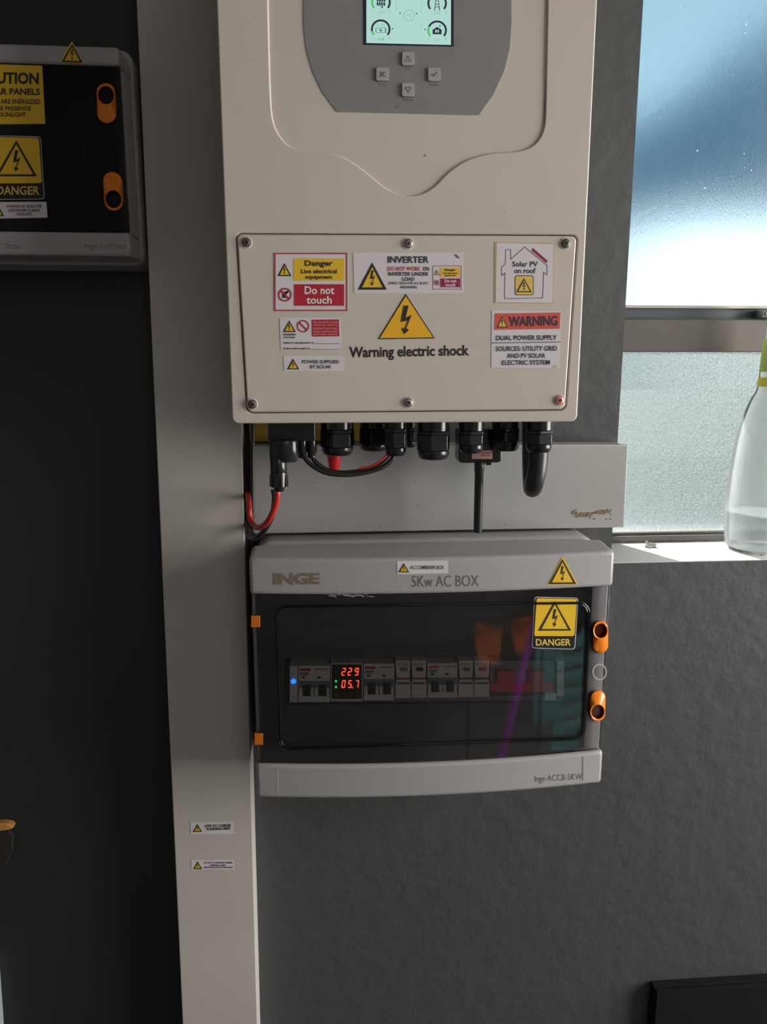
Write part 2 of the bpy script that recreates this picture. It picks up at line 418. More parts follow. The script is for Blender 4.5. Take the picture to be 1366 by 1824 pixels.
w = empty('window_1', (.84, GY, SILL)); struct(w)
zb0, zb1 = SILL, P(1110, 948, GY).z            # bottom rail
zt0, zt1, zt2 = P(1115, 627, GY).z, P(1118, 569, GY).z, P(1118, 547, GY).z
mb = MB().use('aluminium').box(JAMB, WX1, GY - .012, GY + .02, zb0, zb1 - .004); mb.box(JAMB, WX1, GY - .004, GY + .02, zb1 - .004, zb1)
struct(mb.build('bottom_rail', w, bevel=.001))
struct(MB().use('aluminium').box(JAMB, WX1, GY - .018, GY + .02, zt0, zt1).build('transom', w, bevel=.0015))
mb = MB().use('aluminium_dark').box(JAMB, WX1, GY - .004, GY + .02, zt1, zt2)
struct(mb.build('sash_channel', w))
mb = MB().use('zinc').box(JAMB, WX1, GY - .010, GY + .006, zt2 - .002, zt2 + .002)
struct(mb.build('glazing_bead', w, bevel=.0006))
a = P(1354, 552, GY - .02); b = P(1380, 566, GY - .02)
mb = MB().use('aluminium_dark').box(a.x, b.x, GY - .026, GY - .004, b.z, a.z); mb.use('zinc').disc(((a.x + b.x)/2 - .004, (a.z + b.z)/2), [(.003, GY - .0275), (.003, GY - .026)])
struct(mb.build('window_catch', w, bevel=.001))
struct(MB().use('aluminium').box(JAMB, JAMB + .02, GY - .012, GY + .02, zb0, WTOP).box(WX1 - .02, WX1, GY - .012, GY + .02, zb0, WTOP).build('side_frame', w))
struct(MB().use('pebbled_glass').box(JAMB + .01, WX1 - .01, GY, GY + .004, zb1 - .006, zt0 + .004).build('lower_pane', w, smooth=False))
struct(MB().use('frosted_glass').box(JAMB + .01, WX1 - .01, GY, GY + .004, zt2, WTOP).build('upper_pane', w, smooth=False))

# outside the window
o = struct(MB().use('outside_ground').box(-8, 30, .24, 40, -.2, -.05).build('ground_outside'))
struct(MB().use('outside_soil').box(-4, 14, 1.4, 10.5, -.06, -.03).build('ground_bed_outside'))
# roof edge of the lean-to outside, running up to the right past the upper pane
mb = MB().use('outside_dark')
RYO = 1.3
q = [P(x, y, RYO) for x, y in ((980, 430), (1130, 390), (1230, 365), (1400, 365), (1560, 400), (1560, -60), (1440, 0), (1330, 60), (1240, 130), (1160, 200), (1000, 260))]
mb.prism(q, .3)
struct(mb.build('roof_outside', bevel=.02))

# ================================================================== TRUNKING
def slab_between(mb, tl, tr, br, bl, d):
    return mb.prism([tl, tr, br, bl], d)
vt = empty('cable_trunking', (-.155, 0, 0)); tag(vt, 'tall pale grey upright cable trunking with two small warning stickers, left of the breaker box', 'cable trunking')
def vx(z, left): # the upright trunking leans slightly
    k = (1.777 - z)/1.267
    return (-.1915 - .0142*k) if left else (-.0935 - .0105*k)
z0, z1 = 0.02, 2.55
mb = MB().use('trunking_plastic')
mb.prism([(vx(z1, 1), -.05, z1), (vx(z1, 0), -.05, z1), (vx(z0, 0), -.05, z0), (vx(z0, 1), -.05, z0)], .006)
mb.build('lid', vt, bevel=.0012)
mb = MB().use('trunking_plastic')
mb.prism([(vx(z1, 1) + .001, -.0435, z1), (vx(z1, 0) - .001, -.0435, z1), (vx(z0, 0) - .001, -.0435, z0), (vx(z0, 1) + .001, -.0435, z0)], .0433)
mb.build('channel', vt, bevel=.0008)
TY = -.0501
s = sticker(vt, quad((339, 1465), (416, 1464), (416, 1485), (340, 1486)), TY, 'sticker_white', label='small white sticker reading LIVE DC CABLES RUNNING HERE')
prints(s, 'warning_triangle', lambda m: triangle_sign(m, 343, 1467.5, 360, 1482, off(TY, .0005), .11))
def f(m):
    m.use('ink'); Y = off(TY, .0006)
    text(m, 'LIVE DC CABLES', 365, 1468.3, 411, 1473.3, Y, .03, -.03); text(m, 'RUNNING HERE', 368, 1474, 410, 1478.6, Y, .03, -.03)
prints(s, 'lettering', f)
s = sticker(vt, quad((340, 1532), (417, 1532), (417, 1549), (341, 1549)), TY, 'sticker_white', label='small white sticker reading DO NOT CHANGE FUSES UNDER LOAD')
prints(s, 'warning_triangle', lambda m: triangle_sign(m, 344, 1534, 360, 1548, off(TY, .0005), .11))
def f(m):
    Y = off(TY, .0006)
    m.use('ink_red'); text(m, 'DO NOT', 363, 1535.3, 379, 1538.2, Y, .03)
    m.use('ink'); text(m, 'CHANGE FUSES', 380, 1535.3, 414, 1538.2, Y, .03); text(m, 'UNDER LOAD', 374, 1539.8, 402, 1543, Y, .03)
    text(m, '(FIRST ISOLATE DC BREAKER)', 363, 1544, 415, 1547, Y, .03, 0, .2)
prints(s, 'lettering', f)

ht = empty('cable_trunking', (.14, 0, 1.195)); tag(ht, 'short pale grey horizontal cable trunking with a brown scuff, between inverter and breaker box', 'cable trunking')
HY = -.045
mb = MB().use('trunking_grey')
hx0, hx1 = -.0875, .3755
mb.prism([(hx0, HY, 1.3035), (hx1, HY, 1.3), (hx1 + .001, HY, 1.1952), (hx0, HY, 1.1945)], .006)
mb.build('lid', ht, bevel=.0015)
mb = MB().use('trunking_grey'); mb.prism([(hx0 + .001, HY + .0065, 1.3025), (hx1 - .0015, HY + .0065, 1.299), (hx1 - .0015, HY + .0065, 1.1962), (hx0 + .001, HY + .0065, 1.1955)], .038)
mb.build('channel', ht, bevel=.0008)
def blob(m, cx, cy, rx, ry, Y, n=18, rot=0):
    pts = []
    for k in range(n):
        a = 2*math.pi*k/n; r = random.uniform(.6, 1.15); x, y = rx*r*math.cos(a), ry*r*math.sin(a)
        pts.append((cx + x*math.cos(rot) - y*math.sin(rot), cy + x*math.sin(rot) + y*math.cos(rot)))
    m.prism(on(pts, Y), .0002)
mb = MB().use('scuff_brown')
blob(mb, 1040, 917, 22, 5, HY - .0003, rot=-.12); blob(mb, 1073, 912, 18, 5, HY - .0003, rot=-.15); blob(mb, 1023, 913, 6, 4, HY - .0003)
for _ in range(14): blob(mb, random.uniform(1015, 1092), random.uniform(906, 925), 2.2, 1.5, HY - .0003, 9)
o = mb.build('scuff_mark', ht, smooth=False); o['label'] = 'brown scuff on the right end'
mb = MB().use('ink_dark_grey')
for x, y in ((742, 900), (520, 945), (740, 858), (676, 938), (560, 860), (900, 935)):
    MB().use('ink_dark_grey').prism(on(circ(x, y, 1.2, n=8), HY - .0003), .0002).build('dirt_speck', ht, smooth=False)

# yellowed board behind the connectors
a = P(444, 752, -.02); b = P(645, 797, -.02)
mb = MB().use('yellow_board').box(a.x, P(645, 752, -.02).x, -.02, 0, 1.3045, 1.42)
tag(mb.build('mounting_board', loc=(a.x + .07, 0, 1.30), bevel=.001), 'yellowed mounting board peeking out behind the black connectors under the inverter', 'board')

# ================================================================== INVERTER
IY = -.23
inv = empty('solar_inverter', (.08, -.03, 1.343)); tag(inv, 'large white wall-mounted solar inverter with a lit screen and warning stickers', 'inverter')
ix0, ix1, iz0, iz1 = -.0868, .2472, 1.3432, 1.93
mb = MB().use('inverter_enamel').box(ix0, ix1, IY + .006, -.03, iz0, iz1)
mb.build('housing', inv, bevel=.004)
pc = [(420, 415), (1029, 418.5), (1008, 731), (439, 736.5)]
hole = on(rrect(pc, 11, 6), IY)
def rr_world(x0, x1, z0, z1, r, n, Y):
    c = [(x0, z1), (x1, z1), (x1, z0), (x0, z0)]
    return [Vector((x, Y, z)) for x, z in rrect(c, r, n)]
outer = rr_world(ix0, ix1, iz0, iz1, .006, 6, IY)
sh = [(476, -150), (477, -60), (478, 0), (480, 90), (482, 160), (485, 205), (492, 230), (505, 250), (521, 262), (548, 268), (580, 271), (606, 277), (630, 290), (656, 309), (680, 329), (700, 341), (718, 347), (735, 348), (755, 343), (775, 330), (800, 305), (825, 288), (850, 278), (880, 272), (920, 269), (945, 261), (960, 247), (968, 228), (971, 200), (973, 100), (975, 0), (976, -60), (977, -150)]
sh2 = [tuple(p)[:2] for p in smooth_path([Vector((x, y, 0)) for x, y in sh], 3)]
def pierced_plate(loops, Yfront, depth, bev):
    """flat plate with rounded edges, holes where the inner loops are; returns verts, faces"""
    c = bpy.data.curves.new('plate', 'CURVE'); c.dimensions = '2D'; c.fill_mode = 'BOTH'
    c.extrude = depth/2 - bev; c.bevel_depth = bev; c.bevel_resolution = 2; c.offset = -bev
    for l in loops:
        sp = c.splines.new('POLY'); sp.points.add(len(l) - 1); sp.use_cyclic_u = True
        for q, p in zip(sp.points, l): q.co = (p[0], p[2], 0, 1)
    o = bpy.data.objects.new('plate', c); COL.objects.link(o)
    me = bpy.data.meshes.new_from_object(o.evaluated_get(bpy.context.evaluated_depsgraph_get()))
    v = [(p.co.x, Yfront + depth/2 - p.co.z, p.co.y) for p in me.vertices]; f = [list(p.vertices) for p in me.polygons]
    bpy.data.objects.remove(o); bpy.data.curves.remove(c); bpy.data.meshes.remove(me)
    return v, f
v, f = pierced_plate([outer, hole, on(sh2, IY)], IY, .007, .0013)
MB().use('inverter_enamel').add(v, f).build('front_shell', inv)
pc2 = [(421.5, 416.8), (1027.2, 420.2), (1006.4, 729.2), (440.8, 734.6)]
mb = MB().use('inverter_enamel').prism(on(rrect(pc2, 10, 6), IY - .0012), .006)
cover = mb.build('cover_panel', inv, bevel=.0014); cover['label'] = 'screwed lower cover panel'
PY = IY - .0012
for k, (x, y) in enumerate([(439, 432), (727, 434), (1007, 434), (449, 720), (727, 717), (996, 713)]):
    c = P(x, y, PY); r = 9.2*mpp(x, y, PY)
    mb = MB().use('inverter_enamel').disc((c.x, c.z), [(r*1.12, PY), (r*1.05, PY - .0009), (r*.92, PY - .0009), (r*.9, PY - .0002)])
    mb.use('screw_copper' if k == 5 else ('screw_dark' if k in (2, 0, 3) else 'screw_steel')).disc((c.x, c.z), [(r*.86, PY - .0002), (r*.84, PY - .0014), (r*.6, PY - .0021), (r*.36, PY - .0022), (r*.34, PY - .001)])
    mb.use('ink').disc((c.x, c.z), [(r*.3, PY - .00225), (r*.001, PY - .0023)], 6)
    o = mb.build('panel_screw', cover)
    if k == 5: o['label'] = 'reddish screw'
# sunken shield behind the front shell
SY = IY + .0016
a, b = P(470, 348, SY), P(982, -160, SY)
MB().use('inverter_enamel').box(a.x, b.x, SY, IY + .0062, a.z - .004, b.z).build('sunken_shield', inv)
fa = [(543, -40), (541, 0), (541, 40), (545, 85), (556, 125), (574, 164), (600, 199), (853, 205), (879, 168), (898, 126), (908, 85), (911, 40), (911, 0), (908, -40), (895, -85), (870, -120), (580, -120), (556, -85)]
mb = MB().use('fascia_grey').prism(on(fa, SY - .0006), .0006)
fascia = mb.build('display_fascia', inv, smooth=False)
FY = SY - .0006
mb = MB().use('screen_bezel').prism(on([(647, -115), (808, -115), (808, 83), (648, 79.5)], FY - .0004), .0004)
screen = mb.build('display_screen', inv, smooth=False)
mb = MB().use('screen_lit').prism(on([(652.5, -110), (803.5, -110), (803, 80), (652.5, 76.5)], FY - .0005), 0)
mb.build('lit_display', screen, smooth=False)['label'] = 'pale cyan lit display'
GYY = FY - .0007
def arc(m, cx, cy, r0, r1, a0, a1, n=20):
    for k in range(n):
        t0 = math.radians(a0 + (a1 - a0)*k/n); t1 = math.radians(a0 + (a1 - a0)*(k + 1)/n)
        m.prism(on([(cx + r0*math.cos(t0), cy + r0*math.sin(t0)), (cx + r1*math.cos(t0), cy + r1*math.sin(t0)), (cx + r1*math.cos(t1), cy + r1*math.sin(t1)), (cx + r0*math.cos(t1), cy + r0*math.sin(t1))], GYY), 0)
def gauge(cx, cy, green, icon):
    m = MB().use('screen_ink'); arc(m, cx, cy, 14, 17.5, green, 400)
    m.use('screen_green'); arc(m, cx, cy, 14, 17.5, 140, green)
    m.use('screen_ink')
    if icon == 'home':
        m.prism(on([(cx - 8, cy - 1), (cx, cy - 6), (cx + 8, cy - 1), (cx + 8, cy + 7), (cx - 8, cy + 7)], GYY), 0)
        m.prism(on([(cx + 4, cy - 9), (cx + 6, cy - 9), (cx + 6, cy - 6), (cx + 4, cy - 6)], GYY), 0)
        m.use('screen_lit'); m.prism(on(R(cx - 3.5, cy - 1, cx - .8, cy + 4), off(GYY, .0001)), 0); m.prism(on(R(cx + .6, cy - 1, cx + 3.2, cy + 4), off(GYY, .0001)), 0)
    elif icon == 'battery':
        m.prism(on(R(cx - 9, cy - 2, cx - 8, cy + 6), GYY), 0); m.prism(on(R(cx + 8, cy - 2, cx + 9.5, cy + 6), GYY), 0)
        m.prism(on(R(cx - 9, cy + 5.4, cx + 8, cy + 6), GYY), 0); m.prism(on(R(cx - 9, cy - 2.4, cx + 8, cy - 1.8), GYY), 0)
        m.prism(on([(cx - 3, cy + 2), (cx, cy - 1), (cx, cy + 1.4), (cx + 3, cy + 2), (cx, cy + 5), (cx, cy + 2.6)], GYY), 0)
        m.use('screen_soft'); text(m, '51.4V', cx - 8, cy - 10, cx + 8, cy - 5, GYY, .01)
    elif icon == 'pylon':
        for sx_ in (-1, 1):
            m.prism(on([(cx + sx_*2, cy - 5), (cx + sx_*3, cy - 5), (cx + sx_*5, cy + 13), (cx + sx_*3.6, cy + 13)], GYY), 0)
        for yy in (-5, 1, 6): m.prism(on(R(cx - 3.6, cy + yy, cx + 3.6, cy + yy + 1), GYY), 0)
    else:
        for i in range(4):
            for j in range(2): m.prism(on([(cx - 8 + 4*i, cy - 7 + 7*j), (cx - 5 + 4*i, cy - 7 + 7*j), (cx - 4 + 4*i, cy - 1 + 7*j), (cx - 7 + 4*i, cy - 1 + 7*j)], GYY), 0)
        m.prism(on([(cx, cy + 7), (cx + 4, cy + 7), (cx + 2, cy + 12)], GYY), 0)
    m.use('screen_soft')
    text(m, '0', cx - 17, cy + 14, cx - 14.5, cy + 18, GYY, 0); text(m, '1', cx + 14.5, cy + 14, cx + 16.5, cy + 18, GYY, 0)
    m.use('screen_green' if icon == 'battery' else 'screen_soft'); text(m, {'home': '0.97', 'battery': '0.58', 'pylon': '0.00', 'panel': '0.47'}[icon], cx - 5, cy + 15, cx + 6, cy + 20, GYY, .01)
    m.build('gauge', screen, smooth=False)
gauge(678, 52, 168, 'battery'); gauge(778.5, 54, 205, 'home'); gauge(678.5, 4, 195, 'panel'); gauge(778.5, 6, 141, 'pylon')
mb = MB().use('screen_soft'); arc(mb, 728.5, 27.5, 9, 10.3, 0, 360, 32); text(mb, 'PV', 724, 24.5, 733, 31, GYY, 0)
for p in (R(705, 0, 705.7, 21), R(705, 40, 705.7, 51), R(750, 0, 750.7, 24), R(750, 40, 750.7, 52)): mb.prism(on(p, GYY), 0)
mb.use('screen_ink')
for x, y in ((712.5, 23), (742, 24), (699, 51), (757, 52.5)): mb.prism(on(circ(x, y, 1.3, n=8), GYY), 0)
mb.build('flow_diagram', screen, smooth=False)
for x, y, ic, cap in ((727, 104.5, 'up', 'Up'), (681, 132, 'x', 'Esc'), (773.5, 132.5, 'ok', 'Enter'), (727, 160, 'down', 'Down')):
    mb = MB().use('button_rim').prism(on(rrect(R(x - 12.3, y - 12, x + 12.3, y + 13.5), 3, 4), FY - .0004), .0004)
    mb.use('button_grey').prism(on(rrect(R(x - 11, y - 12.5, x + 11, y + 11.5), 3, 4), FY - .0016), .0014)
    btn = mb.build('push_button', inv, bevel=.0003)
    m = MB().use('ink_faint_grey' if ic == 'up' else 'ink_dark_grey'); BY = FY - .0018
    if ic == 'up':
        m.ring(on([(x, y - 6), (x + 6, y + 5), (x - 6, y + 5)], BY), on([(x, y - 3.4), (x + 3.8, y + 3.7), (x - 3.8, y + 3.7)], BY), 0)
    if ic == 'down':
        m.ring(on([(x, y + 6), (x - 6, y - 5), (x + 6, y - 5)], BY), on([(x, y + 3.4), (x - 3.8, y - 3.7), (x + 3.8, y - 3.7)], BY), 0)
    if ic == 'x':
        m.prism(on([(x - 5, y - 3.5), (x - 3.5, y - 5), (x + 5, y + 3.5), (x + 3.5, y + 5)], BY), 0); m.prism(on([(x + 5, y - 3.5), (x + 3.5, y - 5), (x - 5, y + 3.5), (x - 3.5, y + 5)], off(BY, .0001)), 0)
    if ic == 'ok':
        m.prism(on([(x - 6, y - 1), (x - 4, y - 1), (x - 2, y + 1.5), (x + 5, y - 5), (x + 6.5, y - 4), (x - 2, y + 4.5)], BY), 0)
    m.use('ink_dark_grey'); text(m, cap, x - (6 if len(cap) < 4 else 9), y + 15.5, x + (6 if len(cap) < 4 else 9), y + 20.5, FY - .0001, .0)
    m.build('button_icon', btn, smooth=False)

# --- stickers on the cover panel (each a part of the inverter)
def danger_panels(s, x0, y0, x1, y1, Y, small=False):
    """the red-framed Danger / Do not touch print inside x0..y1"""
    W_, H = x1 - x0, y1 - y0
    def X(u): return x0 + u*W_
    def Z(v): return y0 + v*H
    def q(m, u0, v0, u1, v1, d=.0005): m.prism(on(R(X(u0), Z(v0), X(u1), Z(v1)), off(Y, d)), 0)
    def f(m):
        m.use('ink_red' if not small else 'ink_magenta')
        m.ring(on(R(x0, y0, x1, y1), off(Y, .0005)), on(R(X(.018), Z(.022), X(.982), Z(.978)), off(Y, .0005)), 0)
    prints(s, 'printed_border', f)
    def f(m):
        m.use('sticker_yellow'); q(m, .265, .095, .955, .48)
        m.use('ink_red' if not small else 'ink_magenta'); m.prism(on(rrect(R(X(.27), Z(.54), X(.955), Z(.91)), W_*.008), off(Y, .0005)), 0)
    prints(s, 'printed_panel', f)
    prints(s, 'warning_triangle', lambda m: triangle_sign(m, X(.045), Z(.175), X(.235), Z(.40), off(Y, .0005), .09))
    def f(m):
        m.use('ink'); cx, cy, r = X(.145), Z(.72), W_*.094
        hand = [(-.38, .45), (-.38, -.1), (-.15, -.1), (-.1, -.4), (.5, -.62), (.55, -.45), (.42, -.25), (.1, .1), (.1, .45)]
        m.prism(on([(cx + a*r, cy + b*r) for a, b in hand], off(Y, .0005)), 0)
        m.use('ink_red' if not small else 'ink_magenta'); m.ring(on(circ(cx, cy, r), off(Y, .0006)), on(circ(cx, cy, r*.8), off(Y, .0006)), 0)
        m.prism(on([(cx - .62*r - .09*r, cy - .62*r + .09*r), (cx - .62*r + .09*r, cy - .62*r - .09*r), (cx + .62*r + .09*r, cy + .62*r - .09*r), (cx + .62*r - .09*r, cy + .62*r + .09*r)], off(Y, .0007)), 0)
    prints(s, 'prohibition_symbol', f)
    def f(m):
        m.use('ink'); Yt = off(Y, .0007)
        text(m, 'Danger', X(.415), Z(.13), X(.80), Z(.255), Yt, .03)
        text(m, 'Live electrical', X(.365), Z(.28), X(.855), Z(.355), Yt, .028)
        text(m, 'equipment', X(.425), Z(.385), X(.795), Z(.468), Yt, .028)
        m.use('ink_white')
        text(m, 'Do not', X(.415), Z(.575), X(.82), Z(.71), Yt, .018)
        text(m, 'touch', X(.44), Z(.745), X(.785), Z(.875), Yt, .018)
    prints(s, 'lettering', f)
s = sticker(inv, quad((487, 449), (620, 450.5), (619, 554.5), (491, 554.5)), PY, 'sticker_white', label='red-framed Danger and Do not touch sticker')
danger_panels(s, 488.5, 450.3, 618.8, 554, PY)

s = sticker(inv, quad((629, 450), (824, 450), (825, 522), (631, 522)), PY, 'sticker_white', label='wide white INVERTER sticker')
prints(s, 'warning_triangle', lambda m: triangle_sign(m, 637, 467.5, 689, 516, off(PY, .0005), .085))
def f(m):
    Y = off(PY, .0006); m.use('ink_navy'); text(m, 'INVERTER', 690.5, 456.5, 764, 468.5, Y, .028)
    m.use('ink_red'); text(m, 'DO NOT WORK', 690.5, 475, 749, 482.3, Y, .025)
    m.use('ink_navy'); text(m, 'ON', 753, 475, 764.5, 482.3, Y, .025); text(m, 'INVERTER UNDER', 691.5, 484.5, 763.5, 491.5, Y, .025)
    text(m, 'LOAD', 716.5, 493.5, 738.5, 500.5, Y, .025); text(m, '(FIRST ISOLATE AC & DC', 691.5, 502, 763.5, 508, Y, .02, 0, .25); text(m, 'BREAKER)', 712.5, 509, 743, 515, Y, .02, 0, .25)
prints(s, 'lettering', f)
danger_panels(s, 770.5, 473, 822, 515.5, PY, True)
prints(s, 'torn_spot', lambda m: (m.use('ink_dark_grey'), m.prism(on([(809, 453), (813, 453), (818, 458), (819, 461), (814, 459)], off(PY, .0006)), 0)))

s = sticker(inv, quad((673, 604.3), (722.2, 524), (723.2, 524), (774.5, 602.8)), PY, 'ink', r=.3, name='warning_triangle', label='large orange electric shock triangle')
def f(m):
    m.use('sticker_orange_yellow'); m.prism(on([(722.7, 527.2), (771.3, 601), (676.4, 602.4)], off(PY, .0006)), 0)
prints(s, 'printed_panel', f)
prints(s, 'lightning_bolt', lambda m: (m.use('ink'), m.prism(on([(673.5 + u*100.5, 524 + v*80) for u, v in BOLT], off(PY, .0009)), 0)))
mb = MB().use('ink'); text(mb, 'Warning electric shock', 622, 616, 835.5, 641, off(PY, .0002), .028, -.018)
o = mb.build('printed_lettering', inv, smooth=False); o['label'] = 'black print reading Warning electric shock'

s = sticker(inv, quad((498, 566), (606, 565.5), (607, 625), (500, 624)), PY, 'sticker_white', label='white dual supply isolation sticker')
prints(s, 'warning_triangle', lambda m: triangle_sign(m, 503.5, 570.5, 527, 591.5, off(PY, .0005), .09))
def f(m):
    cx, cy, r = 539.7, 581, 11; Y = off(PY, .0006); m.use('ink_red')
    m.ring(on(circ(cx, cy, r), Y), on(circ(cx, cy, r*.8), Y), 0)
    m.prism(on([(cx - .68*r, cy - .52*r), (cx - .52*r, cy - .68*r), (cx + .68*r, cy + .52*r), (cx + .52*r, cy + .68*r)], off(Y, .0001)), 0)
prints(s, 'prohibition_symbol', f)
prints(s, 'printed_panel', lambda m: (m.use('ink_red'), m.prism(on([(555, 569.5), (603.5, 569), (604.5, 599), (556, 599.5)], off(PY, .0005)), 0)))
def f(m):
    Y = off(PY, .0007); m.use('sticker_pink')
    for i, t in enumerate(('Do not work on this', 'equipment until it is', 'isolated from both', 'mains and on-site', 'generation supplies')):
        text(m, t, 558, 571.5 + 5.5*i, 601, 575.6 + 5.5*i, Y, .0)
    m.use('ink'); text(m, 'WARNING', 504.5, 594, 527, 597.8, Y, .03); text(m, 'Dual Supply', 505.5, 599, 526, 603, Y, .03)
    text(m, 'Isolate on-site generator at', 504.5, 608.7, 559, 613, Y, .03); text(m, 'Isolate mains supply at', 505, 618.7, 552, 623, Y, .03)
    m.use('ink_dark_grey'); m.prism(on(R(561, 611.8, 605, 612.6), Y), 0); m.prism(on(R(553, 622, 605.5, 622.8), Y), 0)
prints(s, 'lettering', f)

s = sticker(inv, quad((505, 634), (612, 634), (612, 661), (506, 661)), PY, 'sticker_white', label='white POWER SUPPLIED BY SOLAR sticker')
prints(s, 'warning_triangle', lambda m: triangle_sign(m, 511, 638.5, 533, 658, off(PY, .0005), .1))
def f(m):
    Y = off(PY, .0006); m.use('ink_navy'); text(m, 'POWER SUPPLIED', 538, 641.3, 604, 647.6, Y, .02); text(m, 'BY SOLAR', 552.5, 650.2, 590, 656.5, Y, .02)
prints(s, 'lettering', f)

s = sticker(inv, quad((881, 430.5), (987, 433), (985.5, 541), (880, 540)), PY, 'sticker_gold_edge', r=1.5, label='Solar PV on roof sticker with gilt edge')
prints(s, 'printed_panel', lambda m: (m.use('sticker_white'), m.prism(on([(884, 432.5), (985.5, 434.8), (984, 539.3), (882.8, 538.3)], off(PY, .0005)), 0)))
H = [(934.5, 440), (974.5, 473), (974, 489.5), (968.2, 485), (966.5, 530.5), (898.5, 532), (899.2, 486), (893.7, 491), (893.3, 476), (900, 470.5), (900.7, 444.8), (909.5, 444.5), (909.7, 462)]
def f(m):
    Y = off(PY, .0006); m.use('ink_navy')
    n = len(H)
    for i in range(n):
        a, b = Vector(H[i]), Vector(H[(i + 1) % n]); d = (b - a).normalized(); t = Vector((-d.y, d.x))*.55; a = a - d*.5; b = b + d*.5
        m.prism(on([tuple(a + t), tuple(b + t), tuple(b - t), tuple(a - t)], Y), 0)
prints(s, 'house_outline', f)
prints(s, 'roof_panel', lambda m: (m.use('ink_magenta'), m.prism(on([(949, 441.5), (975.5, 464.5), (973, 469), (946, 446)], off(PY, .0006)), 0)))
def f(m):
    Y = off(PY, .0006); m.use('ink'); m.prism(on(rrect(R(916.8, 490.5, 950.5, 526), 4), Y), 0)
    m.use('sticker_pale_yellow'); m.prism(on(rrect(R(918, 491.8, 949.3, 524.8), 3.4), off(Y, .00015)), 0)
    triangle_sign(m, 919.5, 495.5, 947, 520.5, off(Y, .0003), .075, 'sticker_pale_yellow')
prints(s, 'warning_square', f)
def f(m):
    Y = off(PY, .0006); m.use('ink_navy'); text(m, 'Solar PV', 912, 465.5, 958, 475, Y, .028); text(m, 'on roof', 915.5, 477.5, 954, 487, Y, .028)
prints(s, 'lettering', f)

s = sticker(inv, quad((876, 553), (998, 554), (996, 656), (875, 655)), PY, 'sticker_white', label='WARNING DUAL POWER SUPPLY sticker with salmon band')
prints(s, 'printed_panel', lambda m: (m.use('ink_salmon'), m.prism(on([(881.5, 558.5), (998, 556.5), (997, 585.7), (880.5, 587.5)], off(PY, .0005)), 0)))
prints(s, 'warning_triangle', lambda m: triangle_sign(m, 884.5, 563, 904.5, 583.5, off(PY, .0006), .08, 'sticker_pale_yellow', 'ink', 0, .5, 'bang'))
def f(m):
    Y = off(PY, .0007); m.use('ink_navy'); text(m, 'WARNING', 906, 563, 993, 581, Y, .028, -.015); text(m, 'DUAL POWER SUPPLY', 883.5, 597.2, 992, 606, Y, .022, -.008)
    text(m, 'SOURCES: UTILITY GRID', 883, 616.5, 992.5, 625.2, Y, .02, -.008); text(m, 'AND PV SOLAR', 903, 629.3, 971.5, 637.7, Y, .02, -.008); text(m, 'ELECTRIC SYSTEM', 894, 641.5, 979.5, 650, Y, .02, -.008)
    m.prism(on([(876, 610.3), (998, 608.6), (998, 609.8), (876, 611.5)], Y), 0)
    m.use('ink_faint_grey'); text(m, 'ECS', 986, 651, 993, 654.5, Y, .0)
prints(s, 'lettering', f)
for x, y, r, ys in ((531, 270, 1.6, SY), (757, 277, 2.0, SY), (899, 378, 1.0, IY), (708, 189, 3.4, FY)):
    MB().use('ink_bronze').prism(on(circ(x, y, r, n=10), ys - .0002), 0).build('dirt_speck', inv, smooth=False)

# --- cable glands under the inverter
def gland(cx, hw, ytop, yhex0, yhex1, yend, Y, name='cable_gland', dome=.78):
    s_ = mpp(cx, 790, Y); c = P(cx, 790, Y); r = hw*s_
    Z = lambda y: P(cx, y, Y).z
    mb = MB().use('black_plastic')
    mb.lathe((c.x, Y), [(r*.92, iz0 + .004), (r*.92, Z(yhex0))], 24)
    mb.lathe((c.x, Y), [(r*1.0, Z(yhex0)), (r*1.02, Z(yhex0 + 2)), (r*1.02, Z(yhex0 + 5)), (r, Z(yhex0 + 6))], 6, rot=.3)
    o = mb.build(name, inv, bevel=.0006)
    m = MB().use('black_plastic').lathe((c.x, Y), [(r*1.01, Z(yhex0 + 6)), (r*1.01, Z(yhex1))], 6, rot=.25)
    zd = Z(yhex1) - Z(yend)
    m.lathe((c.x, Y), [(r*.9, Z(yhex1)), (r*.9, Z(yhex1) - zd*.4), (r*.84, Z(yhex1) - zd*.75), (r*.7, Z(yend) + .0004), (r*dome*.6, Z(yend))], 28)
    m.build('dome_nut', o, bevel=.0008)
    return c.x, Z(yend)
gland(601, 31, 757, 764, 795, 811, -.125)
gland(666, 27, 757, 762, 790, 803, -.10)
gland(705, 21, 757, 763, 796, 812, -.145)
gland(731, 10, 757, 762, 785, 797, -.085)
gland(772, 31, 757, 767, 801, 818, -.145)
gland(839, 24, 757, 767, 791, 807, -.15)
gland(900, 27, 757, 762, 785, 803, -.12)
g7 = gland(960, 25, 757, 766, 790, 806, -.14)
# DC input block with its isolator sockets
a = P(477, 760, -.15); b = P(562, 786, -.15)
mb = MB().use('black_plastic').box(a.x, b.x, -.15, -.09, b.z, iz0 + .002)
for x in (495, 520, 545): c = P(x, 786, -.13); mb.lathe((c.x, -.125), [(.0075, iz0), (.0075, b.z - .004)], 16)
mb.build('connector_block', inv, bevel=.0015)
